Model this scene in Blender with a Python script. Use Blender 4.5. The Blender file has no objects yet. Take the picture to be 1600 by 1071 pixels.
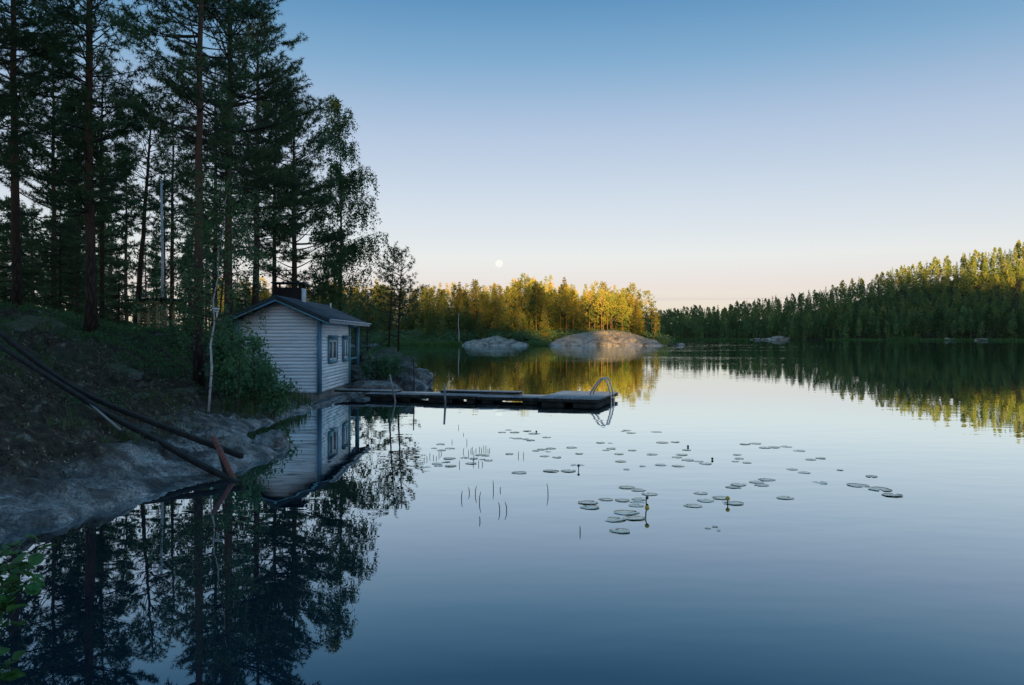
import bpy, math, random
import numpy as np
from mathutils import Vector, Matrix

R = math.radians
sc = bpy.context.scene
C = sc.collection

# ------------------------------------------------------------------ camera
FPX, CH = 1244.0, 1.95            # focal length in photo pixels, eye height above the lake
cam_d = bpy.data.cameras.new('camera'); cam = bpy.data.objects.new('camera', cam_d); C.objects.link(cam)
cam.location = (0, 0, CH); cam.rotation_euler = (R(90), 0, 0)
cam_d.sensor_width = 36; cam_d.lens = 36*FPX/1600; cam_d.shift_y = -8.5/1600
cam_d.clip_start = 0.05; cam_d.clip_end = 20000
sc.camera = cam

# ------------------------------------------------------------------ world, sun, exposure
SUN_EL = 2.5
wd = bpy.data.worlds.new('World'); sc.world = wd; wd.use_nodes = True
nt = wd.node_tree; N = nt.nodes; Lk = nt.links
sky = N.new('ShaderNodeTexSky'); sky.sky_type = 'NISHITA'; sky.sun_disc = False
sky.sun_elevation = R(SUN_EL); sky.sun_rotation = math.pi
sky.air_density = 1; sky.dust_density = .4; sky.ozone_density = 2
tc = N.new('ShaderNodeTexCoord'); sx = N.new('ShaderNodeSeparateXYZ'); Lk.new(tc.outputs['Generated'], sx.inputs[0])
ramp = N.new('ShaderNodeValToRGB'); Lk.new(sx.outputs['Z'], ramp.inputs[0])
els = [(0.004, (2.08, 3.3, 4.0)), (0.035, (1.64, 2.09, 4.0)), (0.0645, (1.79, 1.68, 3.14)), (0.0976, (2.09, 1.76, 2.45)), (0.1736, (2.22, 1.69, 1.88)), (0.2538, (2.13, 1.63, 1.74)),
       (0.3256, (1.38, 1.45, 1.62)), (0.3907, (.91, 1.26, 1.54)), (0.574, (1.35, 1.81, 2.06)), (0.766, (2.09, 2.74, 2.97)), (1.0, (3.4, 4.0, 4.0))]
cr = ramp.color_ramp
while len(cr.elements) < len(els): cr.elements.new(0.5)
for e, (p, c) in zip(cr.elements, els):
    e.position = p; e.color = (c[0]/4, c[1]/4, c[2]/4, 1)
mul = N.new('ShaderNodeMix'); mul.data_type = 'RGBA'; mul.blend_type = 'MULTIPLY'; mul.inputs[0].default_value = 1
Lk.new(sky.outputs[0], mul.inputs[6]); Lk.new(ramp.outputs[0], mul.inputs[7])
grad = N.new('ShaderNodeValToRGB'); Lk.new(sx.outputs['Z'], grad.inputs[0]); ge = grad.color_ramp.elements
gv = [(0.004, (.76, .67, .65)), (0.035, (.77, .68, .65)), (0.0645, (.76, .70, .67)), (0.0976, (.752, .775, .76)), (0.1736, (.577, .658, .745)), (0.2538, (.402, .515, .68)), (0.3256, (.21, .385, .58)), (0.3907, (.102, .268, .478)), (0.574, (.15, .34, .57)), (1.0, (.15, .34, .57))]
while len(ge) < len(gv): ge.new(.5)
for e, (p, c) in zip(ge, gv): e.position = p; e.color = (*c, 1)
gs = N.new('ShaderNodeVectorMath'); gs.operation = 'SCALE'; gs.inputs[3].default_value = 5/4*.94; Lk.new(grad.outputs[0], gs.inputs[0])
even = N.new('ShaderNodeMix'); even.data_type = 'RGBA'; even.inputs[0].default_value = .75
Lk.new(mul.outputs[2], even.inputs[6]); Lk.new(gs.outputs[0], even.inputs[7])
# thin stratus bars low over the far shore
mp = N.new('ShaderNodeMapping'); mp.inputs['Scale'].default_value = (2.2, 2.2, 130); Lk.new(tc.outputs['Generated'], mp.inputs[0])
cn = N.new('ShaderNodeTexNoise'); cn.inputs['Scale'].default_value = 1; cn.inputs['Detail'].default_value = 4; Lk.new(mp.outputs[0], cn.inputs[0])
cr1 = N.new('ShaderNodeMapRange'); cr1.inputs[1].default_value = .46; cr1.inputs[2].default_value = .62; Lk.new(cn.outputs[0], cr1.inputs[0])
bz = N.new('ShaderNodeValToRGB'); Lk.new(sx.outputs['Z'], bz.inputs[0])
for i, (p, v) in enumerate([(0.026, 0), (0.038, 1), (0.050, .9), (0.060, 0)]):
    if i > 1: bz.color_ramp.elements.new(p)
    bz.color_ramp.elements[i].position = p; bz.color_ramp.elements[i].color = (v, v, v, 1)
cm = N.new('ShaderNodeMath'); cm.operation = 'MULTIPLY'; Lk.new(cr1.outputs[0], cm.inputs[0]); Lk.new(bz.outputs[0], cm.inputs[1])
cm2 = N.new('ShaderNodeMath'); cm2.operation = 'MULTIPLY'; cm2.inputs[1].default_value = .75; Lk.new(cm.outputs[0], cm2.inputs[0])
cl = N.new('ShaderNodeMix'); cl.data_type = 'RGBA'; cl.blend_type = 'MULTIPLY'; Lk.new(cm2.outputs[0], cl.inputs[0])
Lk.new(even.outputs[2], cl.inputs[6]); cl.inputs[7].default_value = (.80, .78, .88, 1)
sc4 = N.new('ShaderNodeVectorMath'); sc4.operation = 'SCALE'; sc4.inputs[3].default_value = 4; Lk.new(cl.outputs[2], sc4.inputs[0])
bg = N['Background']; Lk.new(sc4.outputs[0], bg.inputs[0]); bg.inputs[1].default_value = 0.05

sl = bpy.data.lights.new('sun', 'SUN'); sl.energy = 5.0; sl.angle = R(0.5); sl.color = (1.0, 0.55, 0.12)
so = bpy.data.objects.new('sun', sl); C.objects.link(so); so.rotation_euler = (R(90 - SUN_EL), 0, 0); so.location = (0, -50, 60)

vs = sc.view_settings; vs.view_transform = 'Standard'; vs.look = 'None'; vs.exposure = 2.2; vs.gamma = 1; vs.use_curve_mapping = False
sc.cycles.use_denoising = True; sc.cycles.denoiser = 'OPENIMAGEDENOISE'; sc.cycles.denoising_prefilter = 'NONE'; sc.cycles.use_adaptive_sampling = False
sc.cycles.max_bounces = 6; sc.cycles.diffuse_bounces = 3; sc.cycles.glossy_bounces = 3; sc.cycles.transmission_bounces = 3
sc.cycles.caustics_reflective = True; sc.cycles.sample_clamp_indirect = 4; sc.cycles.caustics_refractive = False

# ------------------------------------------------------------------ helpers
def P(px, py, Y):                 # a place measured in the photo, at its own distance
    return Vector(((px-800)*Y/FPX, Y, CH-(py-527)*Y/FPX))
def PW(px, py):                   # a place on the lake surface
    Y = FPX*CH/(py-527); return Vector(((px-800)*Y/FPX, Y, 0))

def tag(o, label=None, cat=None, group=None, kind=None):
    if label: o['label'] = label
    if cat: o['category'] = cat
    if group: o['group'] = group
    if kind: o['kind'] = kind
    return o
def link(name, data, parent=None, loc=(0, 0, 0), rot=(0, 0, 0), scale=(1, 1, 1)):
    o = bpy.data.objects.new(name, data); C.objects.link(o)
    o.location = loc; o.rotation_euler = rot; o.scale = scale
    if parent: o.parent = parent
    return o
def empty(name, loc=(0, 0, 0), rz=0):
    o = link(name, None, None, loc, (0, 0, rz)); o.empty_display_size = .2; return o

class MB:
    """collects quads and triangles, then makes one mesh"""
    def __init__(s): s.V = []; s.Q = []; s.T = []; s.n = 0
    def add(s, v, q=None, t=None):
        v = np.asarray(v, float).reshape(-1, 3)
        if q is not None and len(q): s.Q.append(np.asarray(q, np.int64).reshape(-1, 4)+s.n)
        if t is not None and len(t): s.T.append(np.asarray(t, np.int64).reshape(-1, 3)+s.n)
        s.V.append(v); s.n += len(v)
    def tris(s, A):               # (n,3,3) loose triangles
        n = len(A)
        if n: s.add(A.reshape(-1, 3), t=np.arange(3*n).reshape(-1, 3))
    def quads(s, A):
        n = len(A)
        if n: s.add(A.reshape(-1, 3), q=np.arange(4*n).reshape(-1, 4))
    def box(s, x0, x1, y0, y1, z0, z1):
        v = [(x, y, z) for z in (z0, z1) for y in (y0, y1) for x in (x0, x1)]
        s.add(v, [(0, 2, 3, 1), (4, 5, 7, 6), (0, 1, 5, 4), (2, 6, 7, 3), (0, 4, 6, 2), (1, 3, 7, 5)])
    def beam(s, a, b, w, h, up=(0, 0, 1)):      # box from a to b, w wide, h deep
        a = np.array(a, float); b = np.array(b, float); d = b-a; d /= np.linalg.norm(d)
        sd = np.cross(d, up); sd /= np.linalg.norm(sd); u = np.cross(sd, d)
        v = [p+sd*i*w/2+u*j*h/2 for p in (a, b) for i, j in ((-1, -1), (1, -1), (1, 1), (-1, 1))]
        s.add(v, [(0, 1, 2, 3), (7, 6, 5, 4), (0, 4, 5, 1), (1, 5, 6, 2), (2, 6, 7, 3), (3, 7, 4, 0)])
    def tube(s, pts, rad, sides=6, cap=True):
        p = np.asarray(pts, float); n = len(p); rad = np.broadcast_to(np.asarray(rad, float), (n,))
        d = np.gradient(p, axis=0); d /= np.linalg.norm(d, axis=1)[:, None]+1e-9
        ref = np.array((0., 0, 1)) if abs(d[0][2]) < .9 else np.array((1., 0, 0))
        a = np.cross(d, ref); a /= np.linalg.norm(a, axis=1)[:, None]+1e-9; b = np.cross(d, a)
        th = np.arange(sides)*2*math.pi/sides
        v = p[:, None]+rad[:, None, None]*(np.cos(th)[None, :, None]*a[:, None]+np.sin(th)[None, :, None]*b[:, None])
        i = np.arange(n-1)[:, None]*sides; j = np.arange(sides)[None]; k = (j+1) % sides
        q = np.stack([i+j, i+k, i+sides+k, i+sides+j], -1).reshape(-1, 4)
        v = v.reshape(-1, 3)
        if cap:
            v = np.vstack([v, p[:1], p[-1:]]); m = n*sides; jj = np.arange(sides); kk = (jj+1) % sides
            t = np.vstack([np.stack([kk, jj, np.full(sides, m)], -1), np.stack([(n-1)*sides+jj, (n-1)*sides+kk, np.full(sides, m+1)], -1)])
            s.add(v, q, t)
        else: s.add(v, q)
    def mesh(s, name, mat, smooth=False):
        me = bpy.data.meshes.new(name)
        if not s.V: return me
        V = np.vstack(s.V); Q = np.vstack(s.Q) if s.Q else np.zeros((0, 4), int); T = np.vstack(s.T) if s.T else np.zeros((0, 3), int)
        me.vertices.add(len(V)); me.vertices.foreach_set('co', V.astype(np.float32).ravel())
        me.loops.add(Q.size+T.size); me.loops.foreach_set('vertex_index', np.concatenate([Q.ravel(), T.ravel()]).astype(np.int32))
        nf = len(Q)+len(T); me.polygons.add(nf)
        st = np.concatenate([np.arange(len(Q))*4, Q.size+np.arange(len(T))*3]).astype(np.int32)
        me.polygons.foreach_set('loop_start', st)
        if smooth: me.polygons.foreach_set('use_smooth', np.ones(nf, bool))
        me.update(calc_edges=True); me.validate()
        if mat: me.materials.append(mat)
        return me
    def build(s, name, mat, parent=None, smooth=False, **k):
        return link(name, s.mesh(name, mat, smooth), parent, **k)

def bevel(o, w=.006, seg=1):
    m = o.modifiers.new('bevel', 'BEVEL'); m.width = w; m.segments = seg; m.limit_method = 'ANGLE'; return o

# lattice noise
def _hash(ix, iy, iz, seed):
    n = (ix.astype(np.int64)*374761393+iy.astype(np.int64)*668265263+iz.astype(np.int64)*1274126177+seed*974634777) & 0xffffffff
    n = ((n ^ (n >> 13))*1274126177) & 0xffffffff
    n = ((n ^ (n >> 16))*2246822519) & 0xffffffff
    return (n & 0xffffff)/float(0xffffff)*2-1
def noise(x, y, z=0., seed=0):
    x, y, z = np.broadcast_arrays(np.asarray(x, float), np.asarray(y, float), np.asarray(z, float))
    ix, iy, iz = np.floor(x), np.floor(y), np.floor(z); fx, fy, fz = x-ix, y-iy, z-iz
    u, v, w = (f*f*f*(f*(f*6-15)+10) for f in (fx, fy, fz)); r = 0
    for a in (0, 1):
        for b in (0, 1):
            for c in (0, 1):
                r = r+_hash(ix+a, iy+b, iz+c, seed)*(u if a else 1-u)*(v if b else 1-v)*(w if c else 1-w)
    return r
def fbm(x, y, z=0., seed=0, octv=4, gain=.5):
    r = 0; a = 1.; f = 1.
    for i in range(octv): r = r+a*noise(np.asarray(x)*f, np.asarray(y)*f, np.asarray(z)*f, seed+i*17); a *= gain; f *= 2.03
    return r
def sstep(a, b, x):
    t = np.clip((np.asarray(x, float)-a)/(b-a), 0, 1); return t*t*(3-2*t)
def lerp(a, b, t): return a+(b-a)*t

# ------------------------------------------------------------------ materials
def mat(name, cols, rough=.7, scale=4., detail=4, bump=0., bscale=None, spec=.3, metallic=0., stops=None, randv=0., stretch=None, dist=.02):
    m = bpy.data.materials.new(name); m.use_nodes = True; t = m.node_tree; n = t.nodes; l = t.links
    b = n['Principled BSDF']; b.inputs['Roughness'].default_value = rough; b.inputs['Metallic'].default_value = metallic
    b.inputs['Specular IOR Level'].default_value = spec
    co = n.new('ShaderNodeTexCoord'); src = co.outputs['Object']
    if stretch:
        mpn = n.new('ShaderNodeMapping'); mpn.inputs['Scale'].default_value = stretch; l.new(src, mpn.inputs[0]); src = mpn.outputs[0]
    nz = n.new('ShaderNodeTexNoise'); nz.inputs['Scale'].default_value = scale; nz.inputs['Detail'].default_value = detail; l.new(src, nz.inputs['Vector'])
    rp = n.new('ShaderNodeValToRGB'); l.new(nz.outputs[0], rp.inputs[0]); e = rp.color_ramp.elements
    k = len(cols)
    while len(e) < k: e.new(.5)
    for i, c in enumerate(cols):
        e[i].position = stops[i] if stops else .3+.4*i/max(1, k-1); e[i].color = (*c, 1)
    out = rp.outputs[0]
    if randv:
        oi = n.new('ShaderNodeObjectInfo'); mr = n.new('ShaderNodeMapRange'); mr.inputs[3].default_value = 1-randv; mr.inputs[4].default_value = 1+randv
        l.new(oi.outputs['Random'], mr.inputs[0]); hs = n.new('ShaderNodeHueSaturation'); l.new(mr.outputs[0], hs.inputs['Value'])
        mr2 = n.new('ShaderNodeMapRange'); mr2.inputs[3].default_value = .475; mr2.inputs[4].default_value = .525
        ml = n.new('ShaderNodeMath'); ml.operation = 'MULTIPLY'; ml.inputs[1].default_value = 7.31; fr = n.new('ShaderNodeMath'); fr.operation = 'FRACT'
        l.new(oi.outputs['Random'], ml.inputs[0]); l.new(ml.outputs[0], fr.inputs[0]); l.new(fr.outputs[0], mr2.inputs[0]); l.new(mr2.outputs[0], hs.inputs['Hue'])
        l.new(out, hs.inputs['Color']); out = hs.outputs[0]
    l.new(out, b.inputs['Base Color'])
    if bump:
        bn = n.new('ShaderNodeTexNoise'); bn.inputs['Scale'].default_value = bscale or scale*4; bn.inputs['Detail'].default_value = 6; l.new(src, bn.inputs['Vector'])
        bp = n.new('ShaderNodeBump'); bp.inputs['Strength'].default_value = bump; bp.inputs['Distance'].default_value = dist
        l.new(bn.outputs[0], bp.inputs['Height']); l.new(bp.outputs[0], b.inputs['Normal'])
    return m

M = {}
M['needles'] = mat('pine needles', [(.028, .052, .026), (.050, .082, .036), (.074, .110, .044)], .6, 1.2, randv=.15, spec=.2)
M['birch_leaf'] = mat('birch leaf', [(.036, .075, .030), (.060, .112, .040), (.09, .145, .052)], .55, 2.2, spec=.25)
M['bush_leaf'] = mat('alder leaf', [(.030, .075, .036), (.050, .115, .050), (.075, .15, .065)], .5, 2.5, spec=.35)
M['front_leaf'] = mat('near alder leaf', [(.035, .11, .028), (.060, .17, .040), (.10, .22, .07)], .42, 14, spec=.4, randv=.25, bump=.25, bscale=60, dist=.004)
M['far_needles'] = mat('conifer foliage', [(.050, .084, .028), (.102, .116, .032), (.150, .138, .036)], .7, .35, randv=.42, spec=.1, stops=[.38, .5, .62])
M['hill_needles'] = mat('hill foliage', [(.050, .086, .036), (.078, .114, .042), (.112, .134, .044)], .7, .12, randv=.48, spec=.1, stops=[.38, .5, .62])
M['mid_needles'] = mat('shore foliage', [(.036, .070, .034), (.060, .100, .044), (.085, .120, .050)], .65, .8, randv=.2, spec=.15)
M['litter'] = mat('needle litter', [(.03, .022, .014), (.09, .064, .038), (.34, .29, .21)], .9, 14, stops=[.4, .52, .66])
M['birch_bark'] = mat('birch bark', [(.04, .035, .03), (.42, .40, .37), (.60, .58, .54)], .6, 3, stops=[.30, .40, .7], stretch=(3, 3, 9), bump=.2)
M['limb'] = mat('branch bark', [(.03, .022, .018), (.06, .042, .032)], .8, 10)
M['dark_trunk'] = mat('far bark', [(.10, .060, .038), (.17, .10, .060)], .8, .8)
def pine_bark():
    m = bpy.data.materials.new('pine bark'); m.use_nodes = True; t = m.node_tree; n = t.nodes; l = t.links
    b = n['Principled BSDF']; b.inputs['Roughness'].default_value = .85; b.inputs['Specular IOR Level'].default_value = .15
    co = n.new('ShaderNodeTexCoord'); s = n.new('ShaderNodeSeparateXYZ'); l.new(co.outputs['Object'], s.inputs[0])
    z = n.new('ShaderNodeTexNoise'); z.inputs['Scale'].default_value = 2; l.new(co.outputs['Object'], z.inputs['Vector'])
    ad = n.new('ShaderNodeMath'); ad.operation = 'MULTIPLY_ADD'; ad.inputs[1].default_value = 2.2; l.new(z.outputs[0], ad.inputs[0]); l.new(s.outputs[2], ad.inputs[2])
    mr = n.new('ShaderNodeMapRange'); mr.inputs[1].default_value = 3.0; mr.inputs[2].default_value = 5.4; l.new(ad.outputs[0], mr.inputs[0])
    v = n.new('ShaderNodeTexVoronoi'); v.inputs['Scale'].default_value = 14
    mp = n.new('ShaderNodeMapping'); mp.inputs['Scale'].default_value = (1, 1, .28); l.new(co.outputs['Object'], mp.inputs[0]); l.new(mp.outputs[0], v.inputs['Vector'])
    r1 = n.new('ShaderNodeValToRGB'); l.new(v.outputs[0], r1.inputs[0])
    r1.color_ramp.elements[0].color = (.085, .062, .05, 1); r1.color_ramp.elements[1].color = (.030, .022, .018, 1); r1.color_ramp.elements[1].position = .6
    mx = n.new('ShaderNodeMix'); mx.data_type = 'RGBA'; l.new(mr.outputs[0], mx.inputs[0]); l.new(r1.outputs[0], mx.inputs[6]); mx.inputs[7].default_value = (.11, .064, .042, 1)
    l.new(mx.outputs[2], b.inputs['Base Color'])
    bp = n.new('ShaderNodeBump'); bp.inputs['Strength'].default_value = .7; bp.inputs['Distance'].default_value = .02; bp.invert = True
    l.new(v.outputs[0], bp.inputs['Height']); l.new(bp.outputs[0], b.inputs['Normal'])
    return m
M['pine_bark'] = pine_bark()
def leafy(key, gain=1.5, mixf=.45):
    t = M[key].node_tree; n = t.nodes; l = t.links; b = n['Principled BSDF']; src = b.inputs['Base Color'].links[0].from_socket
    g = n.new('ShaderNodeVectorMath'); g.operation = 'SCALE'; g.inputs[3].default_value = gain; l.new(src, g.inputs[0]); l.new(g.outputs[0], b.inputs['Base Color'])
    tr = n.new('ShaderNodeBsdfTranslucent'); l.new(g.outputs[0], tr.inputs[0]); mx = n.new('ShaderNodeMixShader'); mx.inputs[0].default_value = mixf
    l.new(b.outputs[0], mx.inputs[1]); l.new(tr.outputs[0], mx.inputs[2]); l.new(mx.outputs[0], n['Material Output'].inputs[0])
for k_, g_ in (('needles', 1.75), ('birch_leaf', 1.6), ('bush_leaf', 1.9), ('front_leaf', 1.15), ('mid_needles', 1.9)): leafy(k_, g_)
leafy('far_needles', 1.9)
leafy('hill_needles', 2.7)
def granite(name, cols, moss, lo, hi, green=None, crack=1., base=1.7):
    """granite near the water, needle litter and moss higher up"""
    m = bpy.data.materials.new(name); m.use_nodes = True; t = m.node_tree; n = t.nodes; l = t.links
    b = n['Principled BSDF']; b.inputs['Roughness'].default_value = .6; b.inputs['Specular IOR Level'].default_value = .4
    co = n.new('ShaderNodeTexCoord'); s = n.new('ShaderNodeSeparateXYZ'); l.new(co.outputs['Object'], s.inputs[0])
    def nz(sc_, d=5):
        q = n.new('ShaderNodeTexNoise'); q.inputs['Scale'].default_value = sc_; q.inputs['Detail'].default_value = d; q.inputs['Roughness'].default_value = .62; l.new(co.outputs['Object'], q.inputs['Vector']); return q
    def rampn(src, st):
        r = n.new('ShaderNodeValToRGB'); l.new(src, r.inputs[0]); e = r.color_ramp.elements
        while len(e) < len(st): e.new(.5)
        for i, (p, c) in enumerate(st): e[i].position = p; e[i].color = (*c, 1)
        return r
    g1 = rampn(nz(base, 8).outputs[0], [(.36, cols[0]), (.47, cols[1]), (.58, cols[2]), (.68, cols[1])])
    g2 = rampn(nz(30, 6).outputs[0], [(.40, (.30,)*3), (.58, (1.3,)*3)])
    gm = n.new('ShaderNodeMix'); gm.data_type = 'RGBA'; gm.blend_type = 'MULTIPLY'; gm.inputs[0].default_value = .8; l.new(g1.outputs[0], gm.inputs[6]); l.new(g2.outputs[0], gm.inputs[7])
    ms = rampn(nz(6, 8).outputs[0], [(.32, moss[0]), (.47, moss[1]), (.58, moss[2]), (.70, moss[3])])
    msc = ms.outputs[0]
    if green:
        gq = n.new('ShaderNodeMapRange'); gq.inputs[1].default_value = .47; gq.inputs[2].default_value = .56; l.new(nz(.45, 3).outputs[0], gq.inputs[0])
        gh = n.new('ShaderNodeMapRange'); gh.inputs[1].default_value = 1.2; gh.inputs[2].default_value = 1.7; l.new(s.outputs[2], gh.inputs[0]); gp = n.new('ShaderNodeMath'); gp.operation = 'MULTIPLY'; l.new(gq.outputs[0], gp.inputs[0]); l.new(gh.outputs[0], gp.inputs[1])
        gx = n.new('ShaderNodeMix'); gx.data_type = 'RGBA'; l.new(gp.outputs[0], gx.inputs[0]); l.new(msc, gx.inputs[6]); gx.inputs[7].default_value = (*green, 1); msc = gx.outputs[2]
    q = nz(.9, 6); ad = n.new('ShaderNodeMath'); ad.operation = 'MULTIPLY_ADD'; ad.inputs[1].default_value = (hi-lo)*3; l.new(q.outputs[0], ad.inputs[0]); l.new(s.outputs[2], ad.inputs[2])
    mr = n.new('ShaderNodeMapRange'); off = (hi-lo)*1.5; mr.inputs[1].default_value = lo+off; mr.inputs[2].default_value = hi+off; l.new(ad.outputs[0], mr.inputs[0])
    mx = n.new('ShaderNodeMix'); mx.data_type = 'RGBA'; l.new(mr.outputs[0], mx.inputs[0]); l.new(gm.outputs[2], mx.inputs[6]); l.new(msc, mx.inputs[7])
    vo = n.new('ShaderNodeTexVoronoi'); vo.feature = 'DISTANCE_TO_EDGE'; vo.inputs['Scale'].default_value = crack
    wq = nz(crack*2.2, 5); wm = n.new('ShaderNodeMix'); wm.data_type = 'VECTOR'; wm.inputs[0].default_value = .22/max(crack, .25); l.new(co.outputs['Object'], wm.inputs[4]); l.new(wq.outputs[1], wm.inputs[5]); l.new(wm.outputs[1], vo.inputs['Vector'])
    cmr = n.new('ShaderNodeMapRange'); cmr.inputs[1].default_value = 0; cmr.inputs[2].default_value = .05; cmr.inputs[3].default_value = .5; cmr.inputs[4].default_value = 1; l.new(vo.outputs[0], cmr.inputs[0])
    ck = n.new('ShaderNodeMix'); ck.data_type = 'RGBA'; ck.blend_type = 'MULTIPLY'; ck.inputs[0].default_value = 1; l.new(gm.outputs[2], ck.inputs[6]); l.new(cmr.outputs[0], ck.inputs[7]); l.new(ck.outputs[2], mx.inputs[6])
    l.new(mx.outputs[2], b.inputs['Base Color'])
    rr = n.new('ShaderNodeMapRange'); rr.inputs[3].default_value = .5; rr.inputs[4].default_value = .95; l.new(mr.outputs[0], rr.inputs[0]); l.new(rr.outputs[0], b.inputs['Roughness'])
    bp = n.new('ShaderNodeBump'); bp.inputs['Strength'].default_value = 1.; bp.inputs['Distance'].default_value = .09
    l.new(nz(7, 9).outputs[0], bp.inputs['Height'])
    bp2 = n.new('ShaderNodeBump'); bp2.inputs['Strength'].default_value = .3; bp2.inputs['Distance'].default_value = .06; l.new(cmr.outputs[0], bp2.inputs['Height']); l.new(bp.outputs[0], bp2.inputs['Normal']); l.new(bp2.outputs[0], b.inputs['Normal'])
    return m
M['bank'] = granite('granite bank', [(.028, .027, .026), (.125, .122, .118), (.40, .39, .375)],
                    [(.012, .009, .006), (.040, .029, .018), (.060, .048, .027), (.22, .205, .175)], .12, .50, green=(.030, .050, .020), crack=.55)
M['rock'] = granite('dark granite', [(.05, .052, .05), (.13, .135, .135), (.28, .28, .275)],
                    [(.03, .032, .02), (.06, .07, .035), (.045, .065, .03), (.16, .16, .145)], .5, 1.5, crack=.9)
M['stone'] = granite('mossy stone', [(.04, .042, .036), (.09, .09, .082), (.17, .17, .16)],
                    [(.03, .035, .018), (.05, .065, .03), (.06, .075, .035), (.12, .12, .105)], -.05, .2, crack=3)
M['pale_rock'] = granite('pale granite', [(.09, .08, .055), (.30, .265, .21), (.50, .45, .38)],
                         [(.07, .07, .03), (.24, .21, .15), (.38, .34, .27), (.10, .10, .05)], .8, 3.0, crack=.35, base=.6)
M['forest_floor'] = mat('forest floor', [(.022, .026, .012), (.04, .042, .02), (.06, .055, .028)], .95, .6, bump=.3)
M['grass'] = mat('grass', [(.030, .055, .020), (.055, .085, .03), (.10, .12, .05)], .6, 3)
M['reed_far'] = mat('reed', [(.06, .12, .03), (.09, .15, .045)], .6, .5)
M['bilberry'] = mat('bilberry leaves', [(.030, .070, .026), (.048, .105, .036), (.07, .13, .045)], .6, 3)
M['white_paint'] = mat('white painted board', [(.66, .71, .74), (.80, .84, .87), (.85, .88, .90)], .5, 2.4, stretch=(.6, .6, 3), bump=.06, bscale=18, dist=.003, randv=.09)
M['teal_paint'] = mat('teal painted board', [(.09, .24, .30), (.12, .29, .36)], .5, 5, bump=.1, randv=.05)
M['fascia'] = mat('weathered white fascia', [(.42, .45, .48), (.62, .64, .66)], .6, 4)
M['roof_felt'] = mat('roof felt', [(.035, .060, .078), (.062, .092, .112), (.09, .12, .14)], .75, 9, bump=.35, bscale=90, randv=.15)
M['barge'] = mat('dark barge board', [(.018, .026, .030), (.03, .042, .048)], .6, 6)
M['chimney'] = mat('chimney brick', [(.014, .011, .010), (.03, .022, .019)], .9, 20, bump=.4)
M['chimney_pale'] = mat('pale grey side face', [(.5, .5, .5), (.62, .62, .62)], .8, 6)
M['concrete'] = mat('concrete footing', [(.15, .14, .125), (.22, .205, .185), (.27, .25, .23)], .9, 5, bump=.5)
M['glass'] = mat('window glass', [(.05, .06, .07), (.06, .07, .08)], .03, 1, spec=.9)
bs = M['glass'].node_tree.nodes['Principled BSDF']; bs.inputs['Transmission Weight'].default_value = 1; bs.inputs['IOR'].default_value = 1.15
M['curtain'] = mat('white curtain', [(.6, .6, .6), (.75, .75, .75)], .9, 4)
M['deck'] = mat('weathered deck plank', [(.15, .16, .17), (.23, .245, .255), (.34, .35, .36)], .32, spec=.7, scale=6, stretch=(1, 8, 8), bump=.3, randv=.22)
M['deck_dark'] = mat('wet dock timber', [(.018, .02, .018), (.035, .037, .033), (.055, .06, .05)], .75, 5, bump=.3)
M['foam'] = mat('white float', [(.5, .5, .5), (.68, .68, .68)], .8, 6)
M['steel'] = mat('stainless tube', [(.42, .44, .46), (.55, .57, .58)], .28, 8, metallic=1.)
M['pole'] = mat('grey pole', [(.16, .155, .14), (.30, .29, .27)], .8, 5)
M['tar_beam'] = mat('dark slipway beam', [(.008, .008, .007), (.018, .017, .015), (.03, .028, .024)], .75, 7, bump=.3)
M['red_wood'] = mat('faded red post', [(.10, .035, .025), (.18, .065, .048), (.22, .09, .07)], .8, 9, stretch=(4, 4, .6), bump=.3)
M['pine_wood'] = mat('raw pine', [(.46, .33, .15), (.60, .44, .22)], .65, 4, stretch=(6, 6, .8))
M['log_end'] = mat('split log', [(.28, .20, .12), (.42, .33, .22)], .8, 12, randv=.2)
M['corrugated'] = mat('black corrugated sheet', [(.012, .014, .015), (.025, .028, .03)], .45, 5)
M['flag_white'] = mat('flagpole paint', [(.70, .71, .73), (.78, .79, .8)], .4, 3)
M['feeder_red'] = mat('red feeder tip', [(.4, .06, .03), (.5, .08, .04)], .5, 5)
M['pad'] = mat('lily pad', [(.14, .12, .05), (.10, .17, .12), (.15, .23, .165), (.19, .27, .19)], .22, 2.5, stops=[.30, .40, .55, .7], spec=.5, randv=.25, bump=.2, bscale=35, dist=.006)
M['pad_dark'] = mat('lily stalk', [(.03, .05, .03), (.045, .07, .04)], .5, 9)
M['lily_yellow'] = mat('yellow water lily', [(.55, .36, .03), (.70, .46, .05)], .5, 9)
def pad_mat():
    m = M['pad']; t = m.node_tree; n = t.nodes; l = t.links; b = n['Principled BSDF']; b.inputs['Specular IOR Level'].default_value = 0
    gl = n.new('ShaderNodeBsdfGlossy'); gl.inputs['Roughness'].default_value = .12; gl.inputs[0].default_value = (.84, .95, .96, 1)
    lw = n.new('ShaderNodeLayerWeight'); lw.inputs[0].default_value = .5
    rp = n.new('ShaderNodeValToRGB'); l.new(lw.outputs['Facing'], rp.inputs[0]); e = rp.color_ramp.elements
    for i, (p_, v_) in enumerate([(0, .03), (.6, .20), (.743, .46), (.889, .76), (1, .92)]):
        if i > 1: e.new(p_)
        e[i].position = p_; e[i].color = (v_, v_, v_, 1)
    mx = n.new('ShaderNodeMixShader'); l.new(rp.outputs[0], mx.inputs[0]); l.new(b.outputs[0], mx.inputs[1]); l.new(gl.outputs[0], mx.inputs[2])
    src = b.inputs['Normal'].links[0].from_socket; l.new(src, gl.inputs['Normal']); l.new(mx.outputs[0], n['Material Output'].inputs[0])
pad_mat()
M['stem_reed'] = mat('reed stem', [(.05, .07, .045), (.08, .10, .06)], .6, 9)

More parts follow.
